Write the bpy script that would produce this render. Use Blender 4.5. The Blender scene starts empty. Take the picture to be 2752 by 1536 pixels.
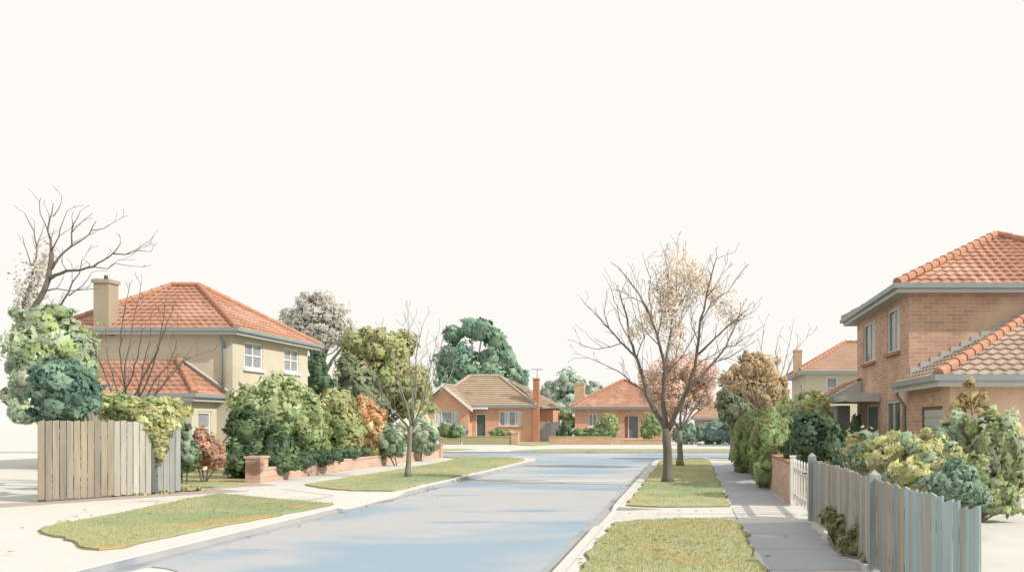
import bpy, math, random
import numpy as np
from mathutils import Vector, Matrix

S = bpy.context.scene
COL = S.collection
F, CX, CY, EYE = 2000.0, 1735.0, 1062.0, 1.7      # survey of the place: focal length, vanishing point, eye height
def X(px, d): return (px - CX) * d / F
def Z(py, d): return EYE - (py - CY) * d / F
def G(px, py):                                     # a point on the ground
    d = F * EYE / (py - CY); return (X(px, d), d)
def lin(r, g, b):
    f = lambda c: (c / 255 / 12.92) if c <= 10 else ((c / 255 + .055) / 1.055) ** 2.4
    return (f(r), f(g), f(b))
def mul(c, k): return tuple(v * k for v in c[:3])

# ------------------------------------------------------------------ materials
MATS = {}
DAY = .83
def pmat(name, base=(.5, .5, .5), var=.12, scale=2.0, rough=.85, bump=0.0, bscale=40, attr=False, stains=(),
         brick=None, stretch=None, spec=.25, zband=None):
    m = bpy.data.materials.new(name); m.use_nodes = True
    nt = m.node_tree; N = nt.nodes; L = nt.links
    bs = N['Principled BSDF']; bs.inputs['Roughness'].default_value = rough
    bs.inputs['Specular IOR Level'].default_value = spec
    tc = N.new('ShaderNodeTexCoord'); src = tc.outputs['Object']
    mp = N.new('ShaderNodeMapping'); L.new(src, mp.inputs['Vector'])
    if stretch: mp.inputs['Scale'].default_value = stretch
    nz = N.new('ShaderNodeTexNoise'); nz.inputs['Scale'].default_value = scale; nz.inputs['Detail'].default_value = 6
    nz.inputs['Roughness'].default_value = .6; L.new(mp.outputs[0], nz.inputs['Vector'])
    if attr:
        a = N.new('ShaderNodeAttribute'); a.attribute_name = 'tint'; col = a.outputs['Color']
    elif brick:
        c1, c2, mo, bw, bh = brick
        sx = N.new('ShaderNodeSeparateXYZ'); L.new(src, sx.inputs[0])
        ad = N.new('ShaderNodeMath'); L.new(sx.outputs[0], ad.inputs[0]); L.new(sx.outputs[1], ad.inputs[1])
        cb = N.new('ShaderNodeCombineXYZ'); L.new(ad.outputs[0], cb.inputs[0]); L.new(sx.outputs[2], cb.inputs[1])
        br = N.new('ShaderNodeTexBrick'); L.new(cb.outputs[0], br.inputs['Vector'])
        br.inputs['Color1'].default_value = (*c1, 1); br.inputs['Color2'].default_value = (*c2, 1); br.inputs['Mortar'].default_value = (*mo, 1)
        br.inputs['Scale'].default_value = 1; br.inputs['Brick Width'].default_value = bw; br.inputs['Row Height'].default_value = bh
        br.inputs['Mortar Size'].default_value = bh * .07; br.inputs['Mortar Smooth'].default_value = .3
        col = br.outputs['Color']
    else:
        rgb = N.new('ShaderNodeRGB'); rgb.outputs[0].default_value = (*base, 1); col = rgb.outputs[0]
    mr = N.new('ShaderNodeMapRange'); L.new(nz.outputs['Fac'], mr.inputs['Value'])
    mr.inputs['From Min'].default_value = .25; mr.inputs['From Max'].default_value = .75
    mr.inputs['To Min'].default_value = 1 - var; mr.inputs['To Max'].default_value = 1 + var
    vm = N.new('ShaderNodeVectorMath'); vm.operation = 'SCALE'; L.new(col, vm.inputs[0]); L.new(mr.outputs[0], vm.inputs['Scale'])
    col = vm.outputs[0]
    for k, (c, sc, lo, hi, st) in enumerate(stains):
        mp2 = N.new('ShaderNodeMapping'); L.new(src, mp2.inputs['Vector']); mp2.inputs['Scale'].default_value = st
        mp2.inputs['Location'].default_value = (13.1 * (k + 1), 7.7 * (k + 1), 3.3)
        n2 = N.new('ShaderNodeTexNoise'); n2.inputs['Scale'].default_value = sc; n2.inputs['Detail'].default_value = 4
        n2.inputs['Roughness'].default_value = .5; n2.inputs['Distortion'].default_value = .3
        L.new(mp2.outputs[0], n2.inputs['Vector'])
        r2 = N.new('ShaderNodeMapRange'); r2.interpolation_type = 'SMOOTHSTEP'; L.new(n2.outputs['Fac'], r2.inputs['Value'])
        r2.inputs['From Min'].default_value = lo; r2.inputs['From Max'].default_value = hi
        mx = N.new('ShaderNodeMix'); mx.data_type = 'RGBA'; L.new(r2.outputs[0], mx.inputs['Factor'])
        L.new(col, mx.inputs['A']); mx.inputs['B'].default_value = (*c, 1); col = mx.outputs['Result']
    L.new(col, bs.inputs['Base Color'])
    if bump:
        nb = N.new('ShaderNodeTexNoise'); nb.inputs['Scale'].default_value = bscale; nb.inputs['Detail'].default_value = 3
        L.new(mp.outputs[0], nb.inputs['Vector'])
        bp = N.new('ShaderNodeBump'); bp.inputs['Strength'].default_value = bump; bp.inputs['Distance'].default_value = .02
        L.new(nb.outputs['Fac'], bp.inputs['Height']); L.new(bp.outputs[0], bs.inputs['Normal'])
    if name == 'leaf':                 # light also passes through the blades
        tr = N.new('ShaderNodeBsdfTranslucent'); L.new(col, tr.inputs['Color']); ms = N.new('ShaderNodeMixShader'); ms.inputs[0].default_value = .5
        L.new(bs.outputs[0], ms.inputs[1]); L.new(tr.outputs[0], ms.inputs[2]); L.new(ms.outputs[0], N['Material Output'].inputs['Surface'])
    MATS[name] = m
    return m

K1 = (1, 1, 1)
pmat('pale_ground', (0.564, 0.556, 0.519), .04, .8, bump=.1)
pmat('concrete', (0.548, 0.539, 0.502), .05, 1.2, bump=.15, stains=[((0.481, 0.448, 0.415), .5, .60, .75, K1)])
pmat('path', (0.375, 0.39, 0.425), .07, 1.5, bump=.2, stains=[((0.465, 0.457, 0.432), .9, .6, .68, (1, 2.2, 1))])
pmat('pink_paving', (0.390, 0.311, 0.270), .08, 1.0, bump=.15)
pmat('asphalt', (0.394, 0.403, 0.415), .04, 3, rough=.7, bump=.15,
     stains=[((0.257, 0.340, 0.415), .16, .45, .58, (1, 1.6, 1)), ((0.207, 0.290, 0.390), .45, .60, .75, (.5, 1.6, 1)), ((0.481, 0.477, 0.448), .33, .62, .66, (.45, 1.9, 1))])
pmat('gutter_pan', (.33, .335, .34), .1, 1.5, bump=.15, stains=[((.22, .25, .30), .6, .55, .65, K1)])
pmat('kerbstone', (0.548, 0.539, 0.502), .06, 2, bump=.15)
pmat('turf', (0.365, 0.370, 0.200), .12, 1.5, rough=.95, bump=.5, bscale=60,
     stains=[((0.255, 0.320, 0.175), .33, .49, .58, K1), ((0.390, 0.357, 0.183), .5, .55, .68, (1, .7, 1)), ((0.46, 0.315, 0.14), .7, .56, .68, K1)])
pmat('joint', (.30, .29, .27), .2, 3)
pmat('curtain', (.58, .59, .585), .06, 2)
pmat('soil', (.24, .235, .14), .2, 3)
pmat('leaf', attr=True, var=.10, scale=3, rough=.7, spec=.2)
pmat('bark', (.145, .125, .105), .3, 6, bump=.5, bscale=25, stretch=(1, 1, .25))
pmat('bark_grey', (.21, .19, .165), .25, 6, bump=.4, bscale=25, stretch=(1, 1, .25))
pmat('bark_pale', (.32, .28, .24), .2, 5, bump=.3, bscale=25, stretch=(1, 1, .25))
pmat('bark_white', (.55, .52, .46), .15, 5, stretch=(1, 1, .25))
pmat('twig_pale', (.30, .275, .24), .1, 5)
pmat('timber', attr=True, var=.22, scale=5, rough=.9, bump=.5, bscale=20, stretch=(3, 3, .22))
pmat('terracotta', (.385, .205, .14), .18, 1.3, bump=.2, stains=[((.45, .275, .20), .7, .5, .64, K1), ((.30, .145, .095), 2.2, .56, .72, K1)])
pmat('terracotta_dusty', (.39, .255, .185), .14, 1.3, bump=.2, stains=[((.36, .25, .17), .8, .5, .65, K1)])
pmat('tan_tile', (.37, .285, .205), .12, 1.5, bump=.2, stains=[((.25, .185, .135), 1.5, .55, .7, (.4, 1, 2))])
pmat('ridge_tile', (.42, .22, .145), .18, 4)
pmat('brown_tile', (.33, .26, .205), .16, 1.3, bump=.2, stains=[((.40, .30, .23), .8, .5, .65, K1)])
pmat('ridge_tan', (.42, .36, .29), .12, 4)
pmat('render_cream', (.53, .485, .385), .06, .9, bump=.12, stains=[((.48, .43, .335), .5, .56, .7, K1)])
pmat('render_tan', (.34, .285, .21), .09, 1.2, bump=.1)
pmat('brick_brown', var=.14, scale=1.0, bump=.2, brick=((.43, .265, .195), (.55, .355, .265), (.60, .47, .37), .32, .105),
     stains=[((.66, .485, .355), .45, .49, .68, K1)])
pmat('brick_orange', var=.12, scale=.9, bump=.2, brick=((.53, .29, .19), (.60, .35, .24), (.58, .41, .30), .34, .115))
pmat('brick_tan', var=.12, scale=1.2, bump=.2, brick=((.46, .31, .19), (.52, .37, .24), (.50, .38, .27), .34, .115))
pmat('brick_wall', var=.14, scale=1.5, bump=.25, brick=((.45, .29, .225), (.53, .37, .29), (.54, .44, .37), .30, .10),
     stains=[((.22, .13, .1), .9, .6, .7, K1)])
pmat('brick_chimney', var=.14, scale=2, bump=.2, brick=((.36, .155, .09), (.43, .20, .12), (.40, .23, .15), .3, .1))
pmat('white_paint', (.66, .655, .62), .04, 3, rough=.5)
pmat('gutter_grey', (.24, .275, .285), .08, 3, rough=.45, spec=.4)
pmat('fascia', (.50, .50, .485), .06, 2, rough=.55)
pmat('soffit', (.42, .41, .385), .05, 2)
pmat('glass', (.25, .265, .29), .25, 1.6, rough=.12, spec=.5)
pmat('glass_dark', (.10, .115, .125), .25, 1.6, rough=.12, spec=.5)
pmat('door_green', (.085, .125, .11), .1, 2, rough=.5)
pmat('door_grey', (.15, .165, .175), .1, 2, rough=.5)
pmat('roller', (.46, .475, .48), .08, 2, rough=.5)
pmat('door_brown', (.17, .09, .055), .12, 3, rough=.6)
pmat('metal_dark', (.06, .058, .055), .1, 3, rough=.5)
pmat('sheet_grey', (.36, .365, .375), .08, 2, rough=.6)
pmat('flashing', (.46, .475, .485), .05, 3, rough=.5)
pmat('wash_olive', (.36, .33, .20), .1, 1.0)
M = MATS

# ------------------------------------------------------------------ mesh builder
class MB:
    def __init__(s): s.v = []; s.f = []; s.c = []; s.n = 0; s.smooth = False; s.nrm = None
    def add(s, verts, faces, col=None):
        b = s.n; s.v.extend([tuple(p) for p in verts]); s.n += len(verts)
        s.f.extend([tuple(i + b for i in f) for f in faces])
        s.c.extend([col if col else (.5, .5, .5)] * len(verts))
    def box(s, x0, x1, y0, y1, z0, z1, col=None):
        s.add([(x0, y0, z0), (x1, y0, z0), (x1, y1, z0), (x0, y1, z0), (x0, y0, z1), (x1, y0, z1), (x1, y1, z1), (x0, y1, z1)],
              [(0, 3, 2, 1), (4, 5, 6, 7), (0, 1, 5, 4), (1, 2, 6, 5), (2, 3, 7, 6), (3, 0, 4, 7)], col)
    def obox(s, o, u, n, u0, u1, z0, z1, n0, n1, col=None):
        o = Vector(o); u = Vector(u); n = Vector(n); k = Vector((0, 0, 1))
        P = [o + u * a + k * c + n * b for c in (z0, z1) for a, b in ((u0, n0), (u1, n0), (u1, n1), (u0, n1))]
        fs = [(0, 3, 2, 1), (4, 5, 6, 7), (0, 1, 5, 4), (1, 2, 6, 5), (2, 3, 7, 6), (3, 0, 4, 7)]
        if u.cross(k).dot(n) > 0: pass
        s.add(P, fs, col)
    def ring(s, x0, x1, y0, y1, t, z0, z1):
        o = [(x0, y0), (x1, y0), (x1, y1), (x0, y1)]; i = [(x0 + t, y0 + t), (x1 - t, y0 + t), (x1 - t, y1 - t), (x0 + t, y1 - t)]
        V = [(*p, z) for z in (z0, z1) for p in o + i]; fs = []
        for k in range(4):
            j = (k + 1) % 4
            fs += [(k, j, j + 8, k + 8), (k + 4, k + 12, j + 12, j + 4), (k + 8, j + 8, j + 12, k + 12), (k, k + 4, j + 4, j)]
        s.add(V, fs)
    def prism(s, pts, z0, z1, col=None):
        n = len(pts)
        a = sum(pts[i][0] * pts[(i + 1) % n][1] - pts[(i + 1) % n][0] * pts[i][1] for i in range(n))
        if a < 0: pts = pts[::-1]
        s.add([(*p, z0) for p in pts] + [(*p, z1) for p in pts],
              [tuple(range(n, 2 * n)), tuple(range(n - 1, -1, -1))] + [(i, (i + 1) % n, (i + 1) % n + n, i + n) for i in range(n)], col)
    def tube(s, pts, rads, sides=6, col=None, cap=True):
        pts = [Vector(p) for p in pts]; n = len(pts)
        if n < 2: return
        ref = Vector((.31, .87, .12)).normalized(); V = []
        for i, p in enumerate(pts):
            t = (pts[min(i + 1, n - 1)] - pts[max(i - 1, 0)])
            t = t.normalized() if t.length > 1e-9 else Vector((0, 0, 1))
            a = t.cross(ref); a = a.normalized() if a.length > 1e-6 else Vector((1, 0, 0)); b = t.cross(a)
            for k in range(sides):
                w = 2 * math.pi * k / sides; V.append(p + (a * math.cos(w) + b * math.sin(w)) * rads[i])
        fs = [(i * sides + k, i * sides + (k + 1) % sides, (i + 1) * sides + (k + 1) % sides, (i + 1) * sides + k) for i in range(n - 1) for k in range(sides)]
        if cap: fs += [tuple(range(sides - 1, -1, -1)), tuple(range((n - 1) * sides, n * sides))]
        s.add(V, fs, col)
    def build(s, name, mat, parent=None, loc=None):
        if loc is None: loc = (0, 0, 0) if parent else None
        base = Vector((0, 0, 0)); p = parent
        while p is not None: base = base + p.location; p = p.parent
        V = np.array(s.v, dtype=np.float64).reshape(-1, 3)
        if loc is None:
            loc = (float((V[:, 0].min() + V[:, 0].max()) / 2), float((V[:, 1].min() + V[:, 1].max()) / 2), float(V[:, 2].min()))
        off = base + Vector(loc)
        me = bpy.data.meshes.new(name)
        me.from_pydata((V - np.array(off)).tolist(), [], s.f)
        ca = me.color_attributes.new('tint', 'FLOAT_COLOR', 'POINT')
        C = np.ones((len(s.v), 4), dtype=np.float32); C[:, :3] = np.array(s.c, dtype=np.float32); ca.data.foreach_set('color', C.ravel())
        if s.smooth: me.polygons.foreach_set('use_smooth', [True] * len(me.polygons))
        me.materials.append(mat); me.update()
        if s.nrm is not None:
            me.polygons.foreach_set('use_smooth', [True] * len(me.polygons)); me.normals_split_custom_set_from_vertices(s.nrm.tolist())
        o = bpy.data.objects.new(name, me); COL.objects.link(o); o.location = loc
        if parent: o.parent = parent
        return o

def tag(o, label=None, cat=None, group=None, kind=None):
    if label: o['label'] = label
    if cat: o['category'] = cat
    if group: o['group'] = group
    if kind: o['kind'] = kind
    return o
def thing(name, label, cat, loc, group=None):
    o = bpy.data.objects.new(name, None); COL.objects.link(o); o.location = loc; o.empty_display_size = .3
    return tag(o, label, cat, group)

# ------------------------------------------------------------------ foliage
def leaf_cloud(blobs, n, leaf, pal, seed, core=.64, jitter=.42, clump=.30, aspect=1.7, K=34, stray=.0, raw=False, vary=.16):
    """blobs: (centre xyz, radii xyz).  Returns an MB holding leaf-sized faces in clumps through the blobs' volume."""
    R = np.random.default_rng(seed); mb = MB()
    pal = np.array(pal); lum = pal.mean(axis=1, keepdims=True)
    if not raw: pal = np.clip((pal * .70 + lum * .30) * (1.45 + 1.5 * np.clip(1 - lum / .34, 0, 1)), 0, .82)
    vols = np.array([b[1][0] * b[1][2] for b in blobs]); vols = vols / vols.sum()
    C, Nn, T, Sz, Sn, cn = [], [], [], [], [], []
    for (c, r), w in zip(blobs, vols):
        c = np.array(c); r = np.array(r); kk = max(8, int(K * (w * len(blobs)) ** .5)); m = max(20, int(n * w))
        d = R.normal(size=(kk, 3)); d /= np.linalg.norm(d, axis=1)[:, None]
        rad = R.uniform(.5, 1.0, (kk, 1)) ; cc = d * rad
        tone = R.integers(0, len(pal), kk); bright = R.uniform(1 - vary, 1 + vary, kk)
        which = R.integers(0, kk, m)
        e = R.normal(size=(m, 3)); e /= np.linalg.norm(e, axis=1)[:, None]
        cr = clump * R.uniform(.55, 1.5, kk)[which][:, None]
        p = cc[which] + e * cr * R.uniform(.55, 1.0, (m, 1)) ** .6
        if stray: p *= 1 + (R.random((m, 1)) < stray) * R.uniform(.05, .28, (m, 1))
        keep = np.linalg.norm(p, axis=1) > core * .8
        p = p[keep]; e2 = e[keep] * .7 + p / np.linalg.norm(p, axis=1)[:, None]
        sn = e[keep] * .55 + p / np.linalg.norm(p, axis=1)[:, None] * .8; sn[:, 2] += .12; Sn.append(sn / np.linalg.norm(sn, axis=1)[:, None])
        nn = e2 + R.normal(size=p.shape) * jitter; nn /= np.linalg.norm(nn, axis=1)[:, None]
        C.append(c + p * r); Nn.append(nn)
        T.append(pal[tone[which[keep]]] * (bright[which[keep]] * R.uniform(.9, 1.1, len(p)))[:, None])
        Sz.append(leaf * R.uniform(.6, 1.35, len(p)))
        # a lumpy inner mass so that the heart of the plant is closed
        if core:
            lat, lon = 9, 14; V = []; fs = []
            ph = R.uniform(0, 6, 6)
            for i in range(lat + 1):
                a = math.pi * i / lat
                for j in range(lon):
                    b = 2 * math.pi * j / lon
                    q = 1 + .10 * math.sin(3 * b + ph[0]) * math.sin(a) + .08 * math.sin(5 * b + 4 * a + ph[1])
                    V.append(tuple(c + r * core * q * np.array([math.sin(a) * math.cos(b), math.sin(a) * math.sin(b), math.cos(a)])))
            for i in range(lat):
                for j in range(lon): fs.append((i * lon + j, (i + 1) * lon + j, (i + 1) * lon + (j + 1) % lon, i * lon + (j + 1) % lon))
            mb.add(V, fs, tuple(pal.mean(axis=0))); q_ = np.array(V) - c; cn.append(q_ / (np.linalg.norm(q_, axis=1)[:, None] + 1e-9))
    C = np.concatenate(C); Nn = np.concatenate(Nn); T = np.concatenate(T); Sz = np.concatenate(Sz); Sn = np.concatenate(Sn)
    a = np.cross(Nn, R.normal(size=Nn.shape)); a /= np.linalg.norm(a, axis=1)[:, None] + 1e-9; b = np.cross(Nn, a)
    h = Sz[:, None]; w = h / aspect
    fold = Nn * h * .14
    P = np.stack([C - a * h * .5, C - b * w * .5 + a * h * .08 - fold, C + a * h * .5, C + b * w * .5 + a * h * .08 - fold], axis=1).reshape(-1, 3)
    k = len(C); base = mb.n
    mb.v.extend(map(tuple, P.tolist())); mb.n += len(P)
    idx = (np.arange(k)[:, None] * 4 + base)
    mb.f.extend(map(tuple, np.concatenate([idx + np.array([0, 1, 2, 3])]).tolist()))
    mb.c.extend(map(tuple, np.repeat(np.clip(T, 0, 1), 4, axis=0).tolist()))
    mb.nrm = np.concatenate(cn + [np.repeat(Sn, 4, axis=0)])
    return mb
def wb(px, py, rx, ry, d, dd=None, floor=None):
    """a blob from its survey: centre, half width and half height, depth"""
    k = d / F; rz = ry * k; z = Z(py, d)
    return ((X(px, d), d, z), (rx * k, dd if dd else rx * k * .9, rz))

def P_(*c): return [lin(*q) for q in c]
GREEN_MID = [mul(c, .98) for c in P_((138, 152, 92), (120, 140, 82), (158, 170, 108), (100, 124, 76))]
GREEN_LIGHT = [mul(c, .98) for c in P_((172, 184, 128), (158, 172, 114), (186, 194, 140), (146, 162, 108))]
GREEN_DARK = [mul(c, .9) for c in P_((74, 96, 64), (62, 84, 56), (88, 110, 70), (80, 106, 78))]
TEAL_DARK = [mul(c, .95) for c in P_((76, 106, 90), (64, 94, 82), (94, 124, 102), (104, 132, 110))]
SAGE = [mul(c, .98) for c in P_((140, 158, 130), (126, 148, 124), (158, 172, 142))]
SAGE_PALE = [mul(c, .95) for c in P_((190, 202, 166), (178, 192, 156), (200, 208, 176))]
OLIVE = [mul(c, .98) for c in P_((152, 154, 98), (166, 164, 106), (134, 138, 88), (176, 172, 118))]
YELLOWG = [mul(c, .98) for c in P_((192, 194, 126), (178, 180, 104), (204, 204, 142), (160, 160, 88))]
OCHRE = [mul(c, 1.0) for c in P_((212, 156, 96), (222, 172, 118), (186, 134, 74), (186, 164, 104), (232, 188, 140))]
RUST = [mul(c, .9) for c in P_((170, 132, 100), (186, 138, 106), (150, 122, 96))]
PINK = [mul(c, 1.0) for c in P_((236, 208, 190), (228, 196, 176), (242, 218, 202))]
BROWNG = [mul(c, 1.1) for c in P_((182, 158, 116), (168, 146, 106), (192, 166, 122), (150, 136, 98))]
GREYT = [mul(c, 1.12) for c in P_((204, 202, 193), (198, 196, 186), (208, 206, 198))]
BLUEG = [mul(c, .9) for c in P_((170, 190, 172), (160, 182, 166), (180, 198, 180))]
GUM = [mul(c, 1.12) for c in P_((106, 136, 110), (122, 148, 116), (90, 122, 102), (138, 160, 126))]
GUM_DARK = [mul(c, 1.1) for c in P_((86, 118, 100), (74, 106, 92), (100, 130, 106))]
PEACH = [mul(c, 1.0) for c in P_((248, 232, 215), (245, 224, 204), (250, 238, 224))]
BEIGE = [mul(c, 1.0) for c in P_((232, 227, 214), (226, 220, 206), (236, 231, 220))]

def shrub(name, label, cat, blobs, n, leaf, pal, seed, group=None, stems=True, base=None, bark='bark_grey', **kw):
    """a bush standing on the ground: foliage plus the stems that carry it"""
    xs = [b[0][0] for b in blobs]; ys = [b[0][1] for b in blobs]
    bx, by = base if base else (sum(xs) / len(xs), sum(ys) / len(ys))
    t = thing(name, label, cat, (bx, by, 0), group)
    leaf_cloud(blobs, n, leaf, pal, seed, **kw).build('foliage', M['leaf'], t)
    if stems:
        rr = random.Random(seed); mb = MB(); mb.smooth = True
        for (c, r) in blobs:
            p0 = Vector((bx + rr.uniform(-.08, .08), by + rr.uniform(-.08, .08), -.05)); p1 = Vector(c)
            mid = p0.lerp(p1, .5) + Vector((rr.uniform(-.1, .1), rr.uniform(-.1, .1), 0))
            k = max(.018, min(.09, r[0] * .05))
            mb.tube([p0, mid, p1], [k * 1.3, k, k * .5], 6)
        mb.build('stem', M[bark], t)
    return t

# ------------------------------------------------------------------ bare trees
class Limbs:
    """limbs drawn as connected polylines; each starts on the limb it grows from and drifts in depth"""
    def __init__(s, d, seed): s.d = d; s.R = random.Random(seed); s.segs = []; s.lines = []
    def start(s, px, py):
        best, bd = s.d, 1e9
        for (a, b) in s.segs:
            for k in range(9):
                t = k / 8; q = [a[i] + (b[i] - a[i]) * t for i in range(3)]
                e = (q[0] - px) ** 2 + (q[1] - py) ** 2
                if e < bd: bd, best = e, q[2]
        return best
    def limb(s, pts, r0, r1, drift=None, root=False):
        d0 = s.d if root or not s.segs else s.start(*pts[0])
        dr = s.R.uniform(-.55, .55) if drift is None else drift
        out = []; acc = 0
        for i, (px, py) in enumerate(pts):
            if i: acc += math.hypot(px - pts[i - 1][0], py - pts[i - 1][1]) * s.d / F
            out.append((px, py, d0 + dr * acc))
        s.segs += list(zip(out, out[1:]))
        W = [Vector((X(a, c), c, Z(b, c))) for a, b, c in out]
        s.lines.append((W, r0, r1)); return W
def smooth_line(W, rr, step=.22, wob=.0):
    out = [W[0]]
    for a, b in zip(W, W[1:]):
        n = max(1, int((b - a).length / step))
        for k in range(1, n + 1):
            p = a.lerp(b, k / n)
            if wob and k < n: p = p + Vector((rr.gauss(0, wob), rr.gauss(0, wob), rr.gauss(0, wob)))
            out.append(p)
    return out
def twig(mb, p, dirn, length, r, rr, depth, up=.25, sides=4, rmin=.006):
    pts = [p]; q = p.copy(); d = dirn.normalized(); n = max(3, int(length / .16))
    kids = []
    for i in range(n):
        d = (d + Vector((rr.gauss(0, .16), rr.gauss(0, .16), rr.gauss(0, .12) + up * .10))).normalized()
        q = q + d * (length / n); pts.append(q.copy())
        if depth and i > 0 and rr.random() < .48: kids.append((q.copy(), d.copy(), i / n))
    mb.tube(pts, [max(rmin, r * (1 - .75 * i / n)) for i in range(n + 1)], sides, cap=False)
    for (k, dd, f) in kids:
        ax = Vector((rr.gauss(0, 1), rr.gauss(0, 1), rr.gauss(0, 1))).normalized()
        nd = (dd + (ax - dd * ax.dot(dd)).normalized() * rr.uniform(.45, .95) + Vector((0, 0, up * .5))).normalized()
        twig(mb, k, nd, length * rr.uniform(.35, .65) * (1.1 - .4 * f), r * .6, rr, depth - 1, up, max(3, sides - 1), rmin)
def bare_tree(t, limbs, trunk_mat, twig_mat, seed, every=.30, tlen=(.5, 1.0), skip=0, depth=1, up=.3, rt=.014, rmin=.006, zmin=0, tip=True, wob=.012, spread=(.5, 1.0)):
    rr = random.Random(seed); tm = MB(); tm.smooth = True; cm = MB()
    for li, (W, r0, r1) in enumerate(limbs.lines):
        L_ = smooth_line(W, rr, .2, wob); n = len(L_) - 1
        rad = [r0 + (r1 - r0) * (i / n) ** .8 for i in range(n + 1)]
        if li == 0: rad[0] *= 1.45; rad[1 if n > 1 else 0] *= 1.12
        tm.tube(L_, rad, 8 if r0 > .05 else 5)
        if li < skip: continue
        acc = rr.uniform(0, every)
        for i in range(1, n + 1):
            seg = L_[i] - L_[i - 1]; acc += seg.length
            if acc > every and L_[i].z > zmin and i / n > .18:
                acc = rr.uniform(-.1, .1); d = seg.normalized()
                ax = Vector((rr.gauss(0, 1), rr.gauss(0, .8), rr.gauss(0, 1))).normalized()
                nd = (d + (ax - d * ax.dot(d)).normalized() * rr.uniform(*spread) + Vector((0, 0, up))).normalized()
                twig(cm, L_[i], nd, rr.uniform(*tlen) * (1.15 - .5 * i / n), min(rt, rad[i] * .8), rr, depth, up, 4, rmin)
        if tip: twig(cm, L_[-1], L_[-1] - L_[-2], rr.uniform(*tlen) * .7, r1, rr, depth, up, 4, rmin)
    tm.build('trunk', M[trunk_mat], t)
    if cm.n: cm.build('crown', M[twig_mat], t)

# ------------------------------------------------------------------ building kit
def wall_panel(mb, o, u, n, w, z0, z1, holes=(), depth=.14):
    """one wall face with real openings: holes are (u0, u1, z0, z1); reveals run inwards"""
    o = Vector(o); u = Vector(u); n = Vector(n); k = Vector((0, 0, 1))
    us = sorted({0, w, *[h[0] for h in holes], *[h[1] for h in holes]}); zs = sorted({z0, z1, *[h[2] for h in holes], *[h[3] for h in holes]})
    flip = u.cross(k).dot(n) < 0
    def quad(a, b, c, d): mb.add([a, b, c, d] if not flip else [d, c, b, a], [(0, 1, 2, 3)])
    for a, b in zip(us, us[1:]):
        for c, d in zip(zs, zs[1:]):
            mu, mz = (a + b) / 2, (c + d) / 2
            if any(h[0] < mu < h[1] and h[2] < mz < h[3] for h in holes): continue
            quad(o + u * a + k * c, o + u * b + k * c, o + u * b + k * d, o + u * a + k * d)
    for (a, b, c, d) in holes:
        p = [o + u * a + k * c, o + u * b + k * c, o + u * b + k * d, o + u * a + k * d]
        for i in range(4):
            q0, q1 = p[i], p[(i + 1) % 4]
            quad(q0, q1, q1 - n * depth, q0 - n * depth)
def window(parent, o, u, n, u0, u1, z0, z1, cols=2, rows=2, fw=.06, glass='glass', frame='white_paint', sill='white_paint', depth=.12, hb=True, label=None, curtains=()):
    mb = MB(); e = .002
    a0, a1, b0, b1 = u0 + e, u1 - e, z0 + e, z1 - e; n0, n1 = -depth + .02, -depth + .09
    mb.obox(o, u, n, a0, a0 + fw, b0, b1, n0, n1); mb.obox(o, u, n, a1 - fw, a1, b0, b1, n0, n1)
    mb.obox(o, u, n, a0 + fw, a1 - fw, b1 - fw, b1, n0, n1); mb.obox(o, u, n, a0 + fw, a1 - fw, b0, b0 + fw, n0, n1)
    iw = a1 - a0 - 2 * fw; ih = b1 - b0 - 2 * fw
    edges = cols if isinstance(cols, (list, tuple)) else [k / cols for k in range(1, cols)]
    for f in edges:
        c = a0 + fw + iw * f; mb.obox(o, u, n, c - fw * .4, c + fw * .4, b0 + fw, b1 - fw, n0 + .004, n1 - .006)
    if hb:
        for k in range(1, rows):
            c = b0 + fw + ih * k / rows; mb.obox(o, u, n, a0 + fw, a1 - fw, c - fw * .32, c + fw * .32, n0 + .008, n1 - .012)
    w = mb.build('window', M[frame], parent)
    if label: w['label'] = label
    pb = MB(); pb.obox(o, u, n, a0 + fw * .5, a1 - fw * .5, b0 + fw * .5, b1 - fw * .5, n0 + .012, n0 + .024); pb.build('pane', M[glass], w)
    for k, (f0, f1) in enumerate(curtains):      # gathered curtains drawn part way
        cm = MB(); nf = 6
        for i in range(nf):
            g0 = a0 + fw + iw * (f0 + (f1 - f0) * i / nf); g1 = a0 + fw + iw * (f0 + (f1 - f0) * (i + 1) / nf); cm.obox(o, u, n, g0, g1 - .004, b0 + fw, b1 - fw, n0 + .026, n0 + (.032 if i % 2 else .040))
        cm.build('curtain', M['curtain'], w)
    if sill:
        sb = MB(); sb.obox(o, u, n, u0 - .08, u1 + .08, z0 - .10, z0 - .003, -.02, .10); sb.build('sill', M[sill], w)
    return w
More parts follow.
